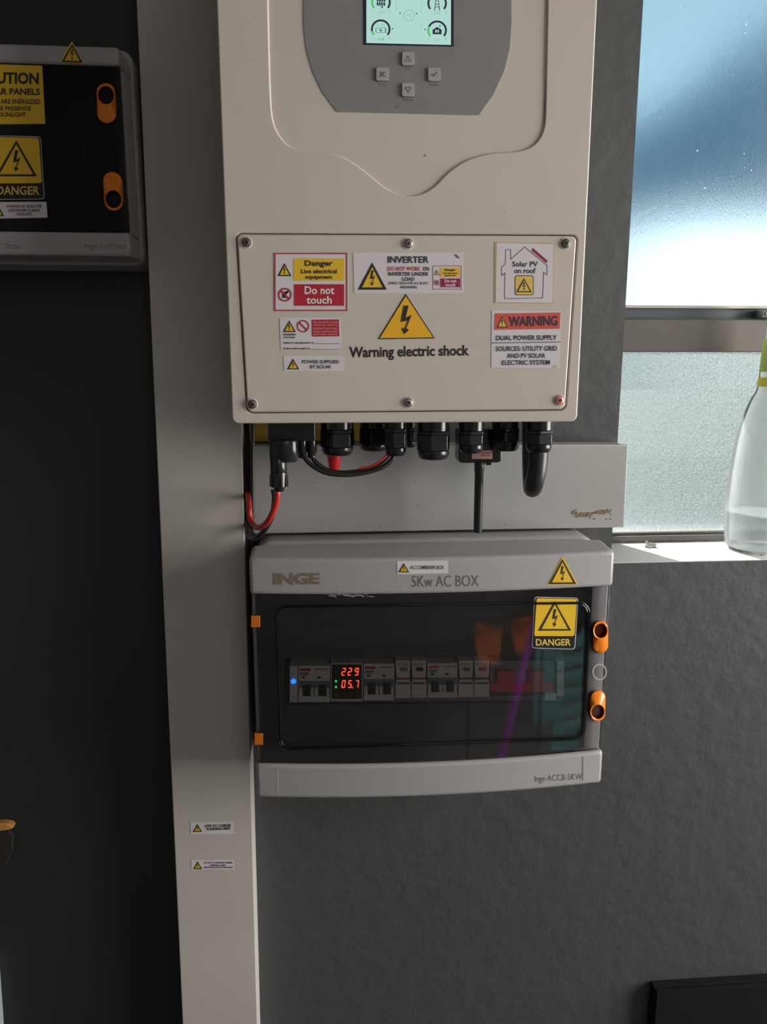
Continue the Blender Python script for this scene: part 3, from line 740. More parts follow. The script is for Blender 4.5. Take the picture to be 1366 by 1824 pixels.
# stub sockets on the right of the block
for x in (538, 555):
    c = P(x, 800, -.135); s_ = mpp(x, 800, -.135)
    mb = MB().use('black_plastic').lathe((c.x, -.135), [(9*s_, P(x, 784, -.135).z), (9*s_, P(x, 804, -.135).z), (7.5*s_, P(x, 806, -.135).z), (7.5*s_, P(x, 815, -.135).z), (4*s_, P(x, 816.5, -.135).z)], 16)
    o = mb.build('solar_connector', loc=(c.x, -.135, P(x, 815, -.135).z), bevel=.0004)
    tag(o, 'black solar plug under the inverter, ' + ('left' if x == 538 else 'right') + ' one of the short pair feeding the sagging leads', 'connector', 'short solar plugs under the inverter')
# long MC4 style connector with the red cable
YC = -.155
def zc(y, x=500): return P(x, y, YC).z
cA = P(505, 800, YC).x; sA = mpp(500, 820, YC)
t = empty('solar_connector', (P(496, 875, YC).x, YC, zc(875))); tag(t, 'long black solar connector with a ribbed nut, plugged in above the red cable', 'connector')
mb = MB().use('black_plastic').lathe((cA, YC), [(24*sA, zc(784)), (25*sA, zc(787)), (25*sA, zc(820)), (22*sA, zc(823))], 20, sq=.55); mb.build('plug_body', t, bevel=.0006)
x1c = P(496, 830, YC).x
mb = MB().use('black_plastic').lathe((x1c, YC), [(13*sA, zc(815)), (15*sA, zc(823)), (15*sA, zc(838)), (13.5*sA, zc(842))], 20); mb.build('locking_collar', t)
mb = MB().use('black_plastic')
mb.lathe((x1c, YC), [(15*sA, zc(841)), (15.5*sA, zc(846)), (14.5*sA, zc(866)), (10*sA, zc(869)), (8*sA, zc(875))], 20)
for k in range(10):
    an = 2*math.pi*k/10; cx_, cy_ = x1c + 15*sA*math.cos(an), YC + 15*sA*math.sin(an); mb.lathe((cx_, cy_), [(1.6*sA, zc(846)), (1.6*sA, zc(866))], 8)
mb.build('ribbed_nut', t)

def pp(l): return [P(x, y, Y) for x, y, Y in l]
# cables
def cable(pts, r, m, name, label, cat='cable', group=None, sub=8):
    mb = MB().use(m).tube(pp(pts), r, 14, sub); c = sum(mb.v, Vector())/len(mb.v)
    return tag(mb.build(name, loc=tuple(c)), label, cat, group)
rc = 5.5*sA
cable([(494, 870, YC), (494, 885, YC), (489, 905, YC + .004), (478, 927, YC + .012), (466, 938, YC + .03), (455, 938, YC + .05), (446, 925, -.090), (444, 906, -.085), (443, 893, -.070), (442, 884, -.050), (439.5, 878, -.032)], rc, 'cable_red', 'power_cable', 'red solar cable looping below the long connector beside the upright trunking')
cable([(487, 872, YC + .03), (489, 890, YC + .03), (484, 920, YC + .03), (470, 946, YC + .04), (455, 958, -.10), (446, 957, -.080), (441.5, 947, -.068), (440, 937, -.052), (439.5, 928, -.036), (439, 922, -.028)], rc*.95, 'black_rubber', 'power_cable', 'black solar cable looping behind the red cable beside the upright trunking')
cable([(450, 745, -.0525), (450, 800, -.0525), (450, 860, -.0525), (450, 915, -.0525), (450, 950, -.0525)], .0023, 'black_rubber', 'power_cable', 'black cable running straight down between the upright and the horizontal trunking')
cable([(555, 812, -.135), (563, 824, -.137), (585, 838, -.138), (612, 842, -.138), (645, 838, -.138), (672, 829, -.138), (688, 815, -.138), (694, 803, -.138)], 4.2*sA, 'black_rubber', 'power_cable', 'thin black lead sagging between a short solar plug and a gland, the upper of two', 'cable', 'sagging leads under the inverter')
cable([(541, 813, -.142), (553, 827, -.145), (580, 842, -.147), (615, 846, -.148), (650, 842, -.148), (680, 833, -.148), (697, 820, -.146), (703, 806, -.145)], 4.2*sA, 'black_rubber', 'power_cable', 'thin black lead sagging between a short solar plug and a gland, the lower of two', 'cable', 'sagging leads under the inverter')
mb = MB().use('cable_red').tube(pp([(640, 834.5, -.151), (660, 830.5, -.151), (676, 822.5, -.151), (687, 813, -.149), (690, 806, -.147)]), 1.8*sA, 10, 6)
tag(mb.build('thin_wire', loc=tuple(P(665, 829, -.151))), 'thin red wire lying along the sagging black leads under the gland', 'wire')
# thick looped cable from the right gland, bending back to the wall
px = 951
cable([(960, 796, -.14), (959, 815, -.142), (956, 840, -.143), (952, 858, -.140), (949, 868, -.130), (948, 868, -.112), (947, 850, -.098), (946, 820, -.090), (946, 780, -.086), (946, 745, -.084)], 17.0*mpp(950, 830, -.14), 'black_rubber', 'power_cable', 'thick black cable hanging in a loop from the rightmost gland', 'cable')
# red cone behind the second gland
c = P(595, 800, -.085); s_ = mpp(595, 810, -.085)
mb = MB().use('cone_red').lathe((c.x, -.085), [(17*s_, P(595, 792, -.085).z), (15*s_, P(595, 804, -.085).z), (12.5*s_, P(595, 815, -.085).z), (9.5*s_, P(595, 834, -.085).z), (8*s_, P(595, 836, -.085).z)], 20)
mb.tube([(c.x, -.085, P(595, 793, -.085).z), (c.x, -.085, iz0 + .004)], 5*s_, 10, 1)
tag(mb.build('cable_boot', loc=(c.x, -.085, P(595, 836, -.085).z)), 'bright red tapered rubber boot behind the first large gland', 'cable boot')
# data logger
DY = -.10
t = empty('data_logger', (P(855, 824, DY).x, DY, P(855, 824, DY).z)); tag(t, 'black plug-in data logger with a pink label and a rod aerial hanging down', 'data logger')
mb = MB().use('black_plastic'); mb.prism(on(rrect([(817, 765), (893, 765), (893.5, 824), (817, 825)], 7, 5), DY - .012), .026); mb.build('housing', t, bevel=.0012)
a = P(869, 824, DY); mb = MB().use('black_plastic').box(a.x - .003, a.x + .003, DY - .006, DY + .004, P(869, 827.5, DY).z, a.z + .001); mb.build('reset_button', t, bevel=.0004)
o = sticker(t, R(840.5, 802.5, 877, 817.5), DY - .012, 'sticker_pink', name='rating_sticker', label='pinkish rating sticker')
def f(m):
    Y = DY - .0126; m.use('ink_red')
    for y in (806, 810.5):
        x = 857
        while x < 873: w_ = random.uniform(1.5, 4); m.prism(on(R(x, y, x + w_, y + 1.8), Y), 0); x += w_ + .8
prints(o, 'print_lines', f)
s_ = mpp(852, 880, DY); c = P(852.5, 880, DY); Z = lambda y: P(852.5, y, DY).z
mb = MB().use('black_rubber').lathe((c.x, DY), [(9*s_, Z(823)), (9*s_, Z(838)), (8*s_, Z(842)), (7.8*s_, Z(944)), (7*s_, Z(948)), (4*s_, Z(949))], 20); mb.build('aerial', t)

# ================================================================== BREAKER BOX
BX0, BX1 = -.0862, .3325
def YF(x): return -(.127 + .014*max(0, 1 - ((x - .123)/.212)**2))
ZB, ZC0, ZC1, ZT = .8915, .9345, 1.1432, 1.1855
box = empty('breaker_box', (.123, 0, ZB)); tag(box, 'grey distribution box with a smoked door and orange latches, below the inverter', 'breaker box')
mb = MB().use('box_grey')
c = rr_world(BX0 + .003, BX1 - .003, ZB + .004, 1.1915, .018, 6, -.074)
mb.prism(c, .074); mb.build('back_housing', box, bevel=.004)
def band(mb, x0, x1, z0, z1, Yback, Yfun, n=28, r=0.0):
    """a strip with a bowed front"""
    vs, fs = [], []
    for i in range(n + 1):
        x = x0 + (x1 - x0)*i/n; y = Yfun(x)
        vs += [(x, y, z0), (x, y, z1), (x, Yback, z1), (x, Yback, z0)]
    for i in range(n):
        k = 4*i
        for j in range(4): fs.append([k + j, k + 4 + j, k + 4 + (j + 1) % 4, k + (j + 1) % 4])
    fs += [[0, 1, 2, 3], [4*n, 4*n + 1, 4*n + 2, 4*n + 3]]
    return mb.add(vs, fs)
for nm, q0, q1, xa, xb in (('lid_top_band', ZC1, ZT, BX0, BX1 + .0015), ('lid_bottom_band', ZB, ZC0, BX0, BX1 + .0015)):
    mb = MB().use('box_grey'); band(mb, xa, xb, q0, q1, -.079, YF)
    if nm == 'lid_top_band':
        for v in mb.v:
            if v.z > q1 - .001 and v.y > -.08: v.z += .0035
    mb.build(nm, box, bevel=.0042, seg=4)
for a, b in ((BX0 + .001, BX0 + .005), (BX1 - .020, BX1 - .001)):
    MB().use('box_grey').box(a, b, -.118, -.079, ZC0, ZC1).build('lid_side_rail', box, bevel=.0008)
# inner escutcheon with the slot for the switchgear
NY = -.092
mb = MB().use('box_dark_inside')
xa, xb = BX0 + .006, BX1 - .021
sl = [P(508, 1172, NY), P(1006, 1167, NY), P(1006, 1251, NY), P(508, 1256, NY)]
zs0, zs1 = .988, 1.048
mb.ring([(xa, NY, ZC1), (xb, NY, ZC1), (xb, NY, ZC0), (xa, NY, ZC0)], [(sl[0].x, NY, sl[0].z), (sl[1].x, NY, sl[1].z), (sl[2].x, NY, sl[2].z), (sl[3].x, NY, sl[3].z)], .004)
inner = mb.build('inner_panel', box)
mb = MB().use('ink'); text(mb, 'HA 18WAY', 543, 1108, 603, 1118, NY - .0004, .01); mb.prism(on(R(608, 1106, 609.2, 1118), NY - .0004), 0); mb.build('lettering', inner, smooth=False)
# door
def YD(x): return YF(x) + .0035
mb2 = MB().use('smoked_plastic')
# thin sheet (front and back skins 2.5 mm apart)
def sheet(mb, x0, x1, z0, z1, Yfun, th, n=28):
    return band_var(mb, x0, x1, z0, z1, Yfun, lambda x: Yfun(x) + th, n)
def band_var(mb, x0, x1, z0, z1, Ya, Yb, n=28):
    vs, fs = [], []
    for i in range(n + 1):
        x = x0 + (x1 - x0)*i/n
        vs += [(x, Ya(x), z0), (x, Ya(x), z1), (x, Yb(x), z1), (x, Yb(x), z0)]
    for i in range(n):
        k = 4*i
        for j in range(4): fs.append([k + j, k + 4 + j, k + 4 + (j + 1) % 4, k + (j + 1) % 4])
    fs += [[0, 1, 2, 3], [4*n, 4*n + 1, 4*n + 2, 4*n + 3]]
    return mb.add(vs, fs)
sheet(mb2, BX0 + .0015, BX1 - .001, ZC0 + .0008, ZC1 - .0008, YD, .0022)
door = mb2.build('smoked_door', box, bevel=.0006)
door['label'] = 'see-through smoked door'
# raised rim of the door window, following the bow
rimo = rrect([(488, 1079), (1052, 1072), (1043, 1319), (497, 1337)], 20, 6)
rimi = rrect([(493, 1083.5), (1047, 1076.5), (1038, 1315), (502, 1332.5)], 16, 6)
def densify(l, step=26):
    out = []
    for i in range(len(l)):
        a, b = Vector(l[i]), Vector(l[(i + 1) % len(l)]); n = max(1, int((b - a).length//step))
        for k in range(n): out.append(tuple(a + (b - a)*k/n))
    return out
def densify2(l, l2, step=26):
    o1, o2 = [], []
    for i in range(len(l)):
        a, b = Vector(l[i]), Vector(l[(i + 1) % len(l)]); a2, b2 = Vector(l2[i]), Vector(l2[(i + 1) % len(l)])
        n = max(1, int((b - a).length//step))
        for k in range(n): o1.append(tuple(a + (b - a)*k/n)); o2.append(tuple(a2 + (b2 - a2)*k/n))
    return o1, o2
o1, o2 = densify2(rimo, rimi)
mb = MB().use('smoked_plastic_dark').ring(on(o1, off(YD, .0022)), on(o2, off(YD, .0022)), .0022)
mb.build('door_rim', box, bevel=.0009)
for q in (R(447, 1097, 463, 1117.5), R(453, 1306.5, 468, 1327)):
    mb = MB().use('hinge_orange').prism(on(q, off(YD, .0007)), .004); mb.build('hinge_tab', box, bevel=.0005)['label'] = 'orange hinge tab'
def latch(parent, cx, y0, y1, hw, opening_top, Y, tilt=0.0, name='latch'):
    """an orange snap latch: a capsule with a deep oval thumb hole whose lip rises towards the middle"""
    ym = (y0 + y1)/2; n = 40
    cy0, cy1 = y0 + hw, y1 - hw
    st = circ(cx, cy0, hw, hw, 16, math.pi, 2*math.pi, False) + circ(cx, cy1, hw, hw, 16, 0, math.pi, False)
    st = densify(st, 2.5)
    oh = (y1 - y0)*.27
    co = y0 + oh + 2.2 if opening_top else y1 - oh - 2.2
    ia = [math.atan2(y - co, x - cx) for x, y in st]
    def ell(k, f):
        r = 1/math.sqrt((math.cos(k)/(hw*f))**2 + (math.sin(k)/(oh*f))**2); return (cx + r*math.cos(k), co + r*math.sin(k))
    def tl(p): return (p[0] + tilt*(p[1] - ym), p[1])
    d = 1 if opening_top else -1
    def lip(k): return .0022 + .0042*(.5 + d*.5*math.sin(k))
    n = len(st)
    rows = [[P(*tl(p), off(Y, -.006)) for p in st], [P(*tl(p), off(Y, .0016)) for p in st],
            [P(*tl((cx + (p[0] - cx)*.93, ym + (p[1] - ym)*.96)), off(Y, .0030)) for p in st],
            [P(*tl(ell(k, .93)), off(Y, lip(k) + .0006)) for k in ia], [P(*tl(ell(k, .84)), off(Y, lip(k))) for k in ia]]
    vs = [p for r in rows for p in r]
    fs = [[i*n + k, i*n + (k + 1) % n, (i + 1)*n + (k + 1) % n, (i + 1)*n + k] for i in range(len(rows) - 1) for k in range(n)]
    o = MB().use('latch_orange').add(vs, fs).build(name, parent); o['label'] = 'orange snap latch'
    rows = [[P(*tl(ell(k, .84)), off(Y, lip(k))) for k in ia], [P(*tl(ell(k, .78)), off(Y, -.0050)) for k in ia]]
    vs = [p for r in rows for p in r]
    fs = [[k, (k + 1) % n, n + (k + 1) % n, n + k] for k in range(n)] + [list(range(n, 2*n))]
    MB().use('latch_orange_shaded').add(vs, fs).build('thumb_recess', o)
    return o
latch(box, 1069.5, 1106, 1163, 13.5, True, YD); latch(box, 1064.5, 1230, 1285, 13.5, False, YD, -.03)
# screw boss seen between the latches
mb = MB().use('box_grey')
mb.ring(on(circ(1068, 1197, 13, 15, 24), off(YD, .0008)), on(circ(1068, 1197, 10.5, 12.5, 24), off(YD, .0008)), .0008)
mb.build('screw_boss', box)
BY = YF
s = sticker(box, quad((707, 999.5), (798, 998.5), (798, 1021), (707.5, 1023)), BY, 'sticker_white', r=.8, label='small white AC COMBINER BOX sticker')
prints(s, 'warning_triangle', lambda m: triangle_sign(m, 709.5, 1003, 729, 1019.5, off(BY, .0005), .1))
prints(s, 'lettering', lambda m: (m.use('ink'), text(m, 'AC COMBINER BOX', 731, 1007.5, 791, 1014, off(BY, .0006), .012)))
s = sticker(box, quad((974.5, 1042.5), (1001, 992), (1003, 992), (1029, 1041.5)), BY, 'sticker_yellow', r=.6, name='warning_triangle', label='yellow lightning triangle on the top band')
prints(s, 'printed_outline', lambda m: triangle_sign(m, 977, 995.5, 1026.5, 1040.5, off(BY, .0006), .07))
for st, x0, y0, x1, y1, b_, m_ in (('INGE', 487, 1020.5, 569.5, 1041.5, .045, 'ink_bronze'), ('5Kw AC BOX', 733.5, 1025, 853, 1045, -.005, 'ink_dark_grey'), ('Inge-ACCB-5KW', 952.5, 1379.5, 1037, 1394, -.005, 'ink_dark_grey')):
    mb = MB().use(m_); text(mb, st, x0, y0, x1, y1, off(BY, .0003), b_, -.012 if y0 < 1300 else -.05)
    if y0 > 1300: mb.prism(on(R(1037.3, 1348, 1038.6, 1390), off(BY, .0003)), 0)
    mb.build('printed_lettering', box, smooth=False)
mb = MB().use('ink_white'); mb.prism(on([(494, 1373), (495, 1373), (496, 1413), (495, 1413)], off(BY, .0003)), 0); mb.build('scratch', box, smooth=False)
mb = MB().use('dust')
for k in range(16):
    x = random.uniform(576, 660); y = 1058 + random.uniform(-.5, 3); mb.tube([P(x, y, off(YD, .001)), P(x + random.uniform(3, 9), y + random.uniform(-2, 3), off(YD, .002)), P(x + random.uniform(8, 15), y + random.uniform(-1, 4), off(YD, .001))], .00016, 5, 3)
mb.build('dust_fluff', box)['kind'] = 'stuff'
DYF = YD
s = sticker(box, quad((952, 1063), (1030, 1065), (1024, 1157), (947, 1154.5)), off(DYF, .0001), 'sticker_white', r=5, name='danger_sticker', label='yellow and black DANGER sticker on the smoked door')
def f(m):
    Y = off(DYF, .0006); m.use('sticker_black'); m.prism(on(rrect([(953, 1064), (1029, 1066), (1023, 1156), (948, 1153.6)], 4.5), Y), 0)
    m.use('sticker_yellow'); m.prism(on(rrect([(956, 1065.5), (1027.3, 1067.2), (1023, 1133), (951.5, 1133)], 3.5), off(Y, .0002)), 0)
prints(s, 'printed_panel', f)
def f(m):
    triangle_sign(m, 958.5, 1070.5, 1017.5, 1123.5, off(DYF, .0010), .06, 'sticker_yellow')
prints(s, 'warning_triangle', f)
prints(s, 'lettering', lambda m: (m.use('sticker_pale_yellow'), text(m, 'DANGER', 954.5, 1138, 1016.5, 1150, off(DYF, .0009), .02)))

# ------------------------------------------------------------------ switchgear in the box
GYF = -.106
def mod(mb, x0, y0, x1, y1, Y=GYF, d=None): mb.prism(on(R(x0, y0, x1, y1), Y), d or (-.0748 - Y))
def shear_y(x): return -.018*(x - 560)
def two_pole(x0, x1, label, red='ink_red', Y=GYF, y0=1183.5, y1=1250, parent_scale=1):
    x0 += .5; x1 -= .5
    h = y1 - y0; W_ = x1 - x0; c = P((x0 + x1)/2, y1, Y)
    t = empty('circuit_breaker', (c.x, Y, c.z)); tag(t, label, 'circuit breaker', 'two-pole breakers')
    mb = MB().use('breaker_white')
    mod(mb, x0, y0, x1, y0 + .36*h, Y + .003); mod(mb, x0, y0 + .36*h, x1, y0 + .62*h, Y + .007); mod(mb, x0, y0 + .84*h, x1, y1, Y + .003)
    for k in range(2):
        a = x0 + W_*.5*k; wd = W_*.5
        mod(mb, a + wd*.02, y0 + .62*h, a + wd*.28, y0 + .84*h, Y); mod(mb, a + wd*.76, y0 + .62*h, a + wd*.96, y0 + .84*h, Y)
    mb.build('housing', t, bevel=.0005)
    mb = MB().use('breaker_grey')
    mod(mb, x0 + 1, y0 + .42*h, x1 - 1, y0 + .60*h, Y + .006, .004)
    mb.build('shroud', t, bevel=.0003)
    for k in range(2):
        a = x0 + W_*.5*k; wd = W_*.5
        mb = MB().use('black_plastic'); mod(mb, a + wd*.28, y0 + .60*h, a + wd*.76, y0 + .83*h, Y - .003, .016); mb.build('toggle', t, bevel=.0006)
    mb = MB().use(red); Yp = Y + .0028
    mb.prism(on(R(x0 + W_*.04, y0 + h*.07, x0 + W_*.38, y0 + h*.14), Yp), 0); mb.prism(on(R(x0 + W_*.52, y0 + h*.075, x0 + W_*.95, y0 + h*.105), Yp), 0)
    mb.use('ink'); mb.prism(on(R(x0 + W_*.04, y0 + h*.19, x0 + W_*.34, y0 + h*.22), Yp), 0); mb.prism(on(R(x0 + W_*.04, y0 + h*.24, x0 + W_*.3, y0 + h*.265), Yp), 0)
    for u in (.1, .6): mb.prism(on(R(x0 + W_*u, y0 + h*.29, x0 + W_*(u + .11), y0 + h*.345), Yp), 0)
    mb.build('printed_marks', t, smooth=False)
    return t
# residual device with blue lamp
x0, x1 = 516, 530.5; c = P(523, 1251, GYF)
t = empty('lamp_module', (c.x, GYF, c.z)); tag(t, 'narrow grey module with a lit blue indicator at the left end of the breaker row', 'indicator')
mb = MB().use('breaker_white'); mod(mb, x0, 1186.5, x1 - .3, 1251.5, GYF + .002); mb.build('housing', t, bevel=.0005)
mb = MB().use('black_plastic'); mod(mb, 509.5, 1182, x0, 1249, GYF + .004); mb.build('end_stop', t)
c = P(522.5, 1213.5, GYF + .002); r = 4.4*mpp(522, 1213, GYF)
mb = MB().use('led_blue').disc((c.x, c.z), [(r, GYF + .0022), (r*.9, GYF + .0008), (r*.5, GYF)], 16); mb.build('indicator_light', t)['label'] = 'glowing blue indicator'
two_pole(531, 588.5, 'two-pole breaker between the blue lamp module and the red digit meter', y0=1186, y1=1251)
# meter
c = P(617, 1250, GYF); t = empty('power_meter', (c.x, GYF, c.z)); tag(t, 'black meter with glowing red digits 229 and 05.7 in the breaker row', 'meter')
mb = MB().use('breaker_white'); mod(mb, 589, 1181.5, 646.5, 1249.5, GYF + .001); mb.build('housing', t, bevel=.0005)
mb = MB().use('meter_black'); mod(mb, 591, 1184, 644.5, 1245, GYF - .0004, .001); face = mb.build('display_face', t)
SEG = {'0': 'abcdef', '2': 'abged', '9': 'abcdfg', '5': 'afgcd', '7': 'abc'}
def digit(m, ch, x, y, w_, h, Y):
    th = 1.5; sl = .14
    def pt(u, v): return (x + u + sl*(h - v), y + v)
    q = {'a': (1, 0, w_ - 1, th), 'g': (1, h/2 - th/2, w_ - 1, h/2 + th/2), 'd': (1, h - th, w_ - 1, h), 'f': (0, .8, th, h/2 - .5), 'b': (w_ - th, .8, w_, h/2 - .5), 'e': (0, h/2 + .5, th, h - .8), 'c': (w_ - th, h/2 + .5, w_, h - .8)}
    for k in SEG[ch]:
        a = q[k]; m.prism(on([pt(a[0], a[1]), pt(a[2], a[1]), pt(a[2], a[3]), pt(a[0], a[3])], Y), 0)
def f(m):
    m.use('led_red'); Y = GYF - .0007
    for ch, x in zip('229', (607.7, 618.8, 631)): digit(m, ch, x, 1189.7, 6.6, 13.6, Y)
    for ch, x in zip('057', (607.7, 619.2, 631.5)): digit(m, ch, x, 1211.6, 6.4, 13.6, Y)
    m.prism(on(circ(627.5, 1224.8, 1.1, n=8), Y), 0)
prints(face, 'glowing_digits', f)
for y in (1213.5, 1223.8):
    mb = MB().use('led_green'); mb.prism(on(circ(598.4, y, 2.1, n=12), GYF - .0008), .0005); mb.build('green_light', face, smooth=False)
for x in (600.2, 612.2, 624, 636.2):
    c = P(x, 1237.3, GYF); r = 3.8*mpp(x, 1237, GYF); mb = MB().use('button_maroon').disc((c.x, c.z), [(r, GYF), (r*.9, GYF - .0015), (r*.4, GYF - .0018)], 14); mb.build('push_button', t)
two_pole(647.5, 703, 'two-pole breaker just right of the red digit meter', y0=1182.5, y1=1248)
def holder(x0, x1, label, line, win):
    y0, y1 = 1176.5, 1246 + shear_y(x0)*.9; c = P((x0 + x1)/2, y1, GYF); t = empty('surge_arrester', (c.x, GYF, c.z)); tag(t, label, 'surge arrester', 'narrow white arresters in the breaker row')
    mb = MB().use('breaker_white'); W_ = x1 - x0
    mb.prism(on([(x0 + .4, y0), (x1 - .4, y0), (x1 - W_*.08, y0 + 31), (x0 + W_*.08, y0 + 31)], GYF), .031); mb.build('plug_in_head', t, bevel=.0006)
    mb = MB().use('breaker_white'); mb.prism(on([(x0 + W_*.1, y0 + 34), (x1 - W_*.1, y0 + 34), (x1 - .3, y0 + 40), (x1 - .3, y1), (x0 + .3, y1), (x0 + .3, y0 + 40)], GYF + .002), .029); mb.build('base', t, bevel=.0006)
    mb = MB().use(line); mb.prism(on(R(x0 + W_*.1, y0 + 31, x1 - W_*.1, y0 + 33), GYF + .001), .004); mb.build('coloured_line', t)
    mb = MB().use(win); mb.prism(on(rrect(R(x0 + W_*.28, y0 + 12, x1 - W_*.22, y0 + 19), 2.5), GYF - .0003), .0003); mb.use('ink_dark_grey')
    text(mb, 'INGE', x0 + W_*.15, y0 + 4.5, x1 - W_*.2, y0 + 9, GYF - .0003, .0); mb.prism(on(R(x0 + W_*.1, y0 + 38.5, x1 - W_*.1, y0 + 42.5), GYF + .0016), 0); mb.build('status_window', t, smooth=False)
holder(704, 731.8, 'white surge arrester with a red line, left of the left pair in the breaker row', 'ink_red', 'breaker_grey')
holder(732.5, 760, 'white surge arrester with a red line, right of the left pair in the breaker row', 'ink_red', 'black_plastic')
two_pole(761, 815.5, 'two-pole breaker between the two pairs of narrow white arresters', 'ink_salmon', y0=1181.5, y1=1243)
holder(816.5, 843.5, 'white surge arrester with a black line, left of the right pair, nearer the middle breaker', 'ink', 'ink_bronze')
holder(844.5, 872.5, 'white surge arrester with a black line, beside the wide red-handled switch', 'ink', 'ink_salmon')
c = P(930, 1244, GYF); t = empty('changeover_switch', (c.x, GYF, c.z)); tag(t, 'wide grey changeover switch with red handles and a red slide bar', 'switch')
mb = MB().use('breaker_grey'); mod(mb, 873.5, 1177, 987, 1195, GYF + .004); mod(mb, 873.5, 1195, 885, 1217, GYF + .004); mod(mb, 917, 1195, 941, 1217, GYF + .002); mod(mb, 969, 1195, 987, 1217, GYF + .006); mb.build('housing', t, bevel=.0006)
for a, b in ((885, 917), (941, 969)):
    mb = MB().use('isolator_red'); mod(mb, a, 1195.5, b, 1217, GYF - .004); mb.build('handle', t, bevel=.001)
mb = MB().use('isolator_red'); mod(mb, 872.8, 1217, 986.5, 1234, GYF - .001); mb.build('slide_bar', t, bevel=.001)
mb = MB().use('black_plastic'); mod(mb, 873.5, 1234.5, 970, 1240, GYF + .006); mb.use('breaker_white'); mod(mb, 970, 1234.5, 990, 1247, GYF + .004); mb.build('bottom_cover', t)
mb = MB().use('ink_white'); text(mb, 'INGE', 876, 1179, 892, 1183.5, GYF + .0036, 0); mb.build('lettering', t, smooth=False)
c = P(999, 1240, GYF); t = empty('terminal_strip', (c.x, GYF, c.z)); tag(t, 'narrow cream terminal strip at the right end of the breaker row', 'terminal')
mb = MB().use('breaker_white'); mod(mb, 992, 1177, 1005, 1240, GYF + .004); mb.build('housing', t, bevel=.0006)
c = P(998.5, 1198, GYF); mb = MB().use('screw_steel').disc((c.x, c.z), [(.0022, GYF + .004), (.002, GYF + .0032)], 12); mb.build('terminal_screw', t)

# ================================================================== SOLAR ISOLATOR BOX (left edge)
LY = -.115
db = empty('isolator_box', (-.33, 0, 1.49)); tag(db, 'grey solar isolator box with black door at the left edge of the picture', 'isolator box')
bx1 = P(246, 300, -.062).x; lx1 = P(222, 260, LY).x
x0 = -.52
zt_, zb_ = P(120, 80, LY).z, P(120, 455, LY).z
mb = MB().use('box_grey'); mb.prism(rr_world(x0, bx1, P(150, 472, -.062).z, P(150, 86, -.062).z, .012, 6, -.062), .062); mb.build('back_housing', db, bevel=.003)
zc1, zc0 = P(120, 114, LY).z, P(120, 412.5, LY).z
for nm, a, b in (('lid_top_band', zc1, zt_), ('lid_bottom_band', zb_, zc0)):
    MB().use('box_grey').box(x0 + .01, lx1, LY, -.066, a, b).build(nm, db, bevel=.0035)
for a, b in ((x0 + .01, x0 + .03), (lx1 - .012, lx1 - .001)): MB().use('box_grey').box(a, b, -.10, -.066, zc0, zc1).build('lid_side_rail', db)
MB().use('box_dark_inside').box(x0 + .03, lx1 - .012, -.082, -.076, zc0, zc1).build('inner_panel', db)
MB().use('smoked_plastic_dark').box(x0 + .011, lx1 - .0005, LY + .002, LY + .0045, zc0 + .0005, zc1 - .0005).build('smoked_door', db, bevel=.0005)
DLY = LY + .002
latch(db, 189.5, 148, 220, 17, True, DLY, .04); latch(db, 201.5, 306, 376, 17, False, DLY, .05)
# in the first latch the mouth faces up in the lower half
s = sticker(db, quad((107, 110.5), (127, 74.5), (129, 74.5), (150, 113.5)), LY, 'sticker_yellow', r=.5, name='warning_triangle', label='yellow lightning triangle on the top band')
prints(s, 'printed_outline', lambda m: triangle_sign(m, 109.5, 77.5, 147.5, 111, off(LY, .0006), .08, skew=.05))
s = sticker(db, quad((-48, 113), (75, 117), (80.5, 220.5), (-46, 221.5)), DLY, 'sticker_yellow', name='caution_sticker', label='yellow CAUTION solar panels sticker')
def f(m):
    m.use('ink'); Y = off(DLY, .0006)
    text(m, 'CAUTION', -39, 128.5, 69, 149.5, Y, .035, .015); text(m, 'SOLAR PANELS', -37, 157, 71, 168.8, Y, .03, .01); text(m, 'WIRES ARE ENERGIZED', -29, 176.5, 72, 185, Y, .02, .01)
    text(m, 'IN THE PRESENCE', -25, 189.3, 55, 197, Y, .02, .0); text(m, 'OF SUNLIGHT', -14, 200, 46, 208, Y, .02, .0)
prints(s, 'lettering', f)
s = sticker(db, quad((-26, 241), (72.5, 243), (79.5, 355), (-21, 356)), DLY, 'sticker_white', r=6, name='danger_sticker', label='yellow and black DANGER sticker on the black door')
def f(m):
    Y = off(DLY, .0006); m.use('sticker_black'); m.prism(on(rrect([(-25, 242), (71.5, 244), (78.5, 354), (-20, 355)], 5.5), Y), 0)
    m.use('sticker_yellow'); m.prism(on(rrect([(-23, 243.5), (69, 245.5), (75, 326), (-20, 327)], 4.5), off(Y, .0002)), 0)
prints(s, 'printed_panel', f)
prints(s, 'warning_triangle', lambda m: triangle_sign(m, -8, 250, 66, 314, off(DLY, .0010), .055, 'sticker_yellow'))
prints(s, 'lettering', lambda m: (m.use('sticker_pale_yellow'), text(m, 'DANGER', -6, 331.5, 70, 347, off(DLY, .0009), .02)))
s = sticker(db, quad((-20, 360), (82.5, 359.5), (84.5, 387.5), (-19, 389.5)), DLY, 'sticker_white', label='small white isolator sticker under the DANGER sticker')
prints(s, 'warning_triangle', lambda m: triangle_sign(m, -14, 365, 7.5, 385, off(DLY, .0005), .1))
def f(m):
    Y = off(DLY, .0006); m.use('ink_red'); text(m, 'WARNING:', 10.5, 364.5, 36, 370, Y, .02); m.use('ink'); text(m, 'DC ISOLATOR', 38, 364.5, 74, 370, Y, .02)
    text(m, 'LIVE POWER DURING', 15, 372, 71, 377.3, Y, .02); text(m, 'DAYLIGHT', 30, 378.7, 57, 384, Y, .02)
prints(s, 'lettering', f)
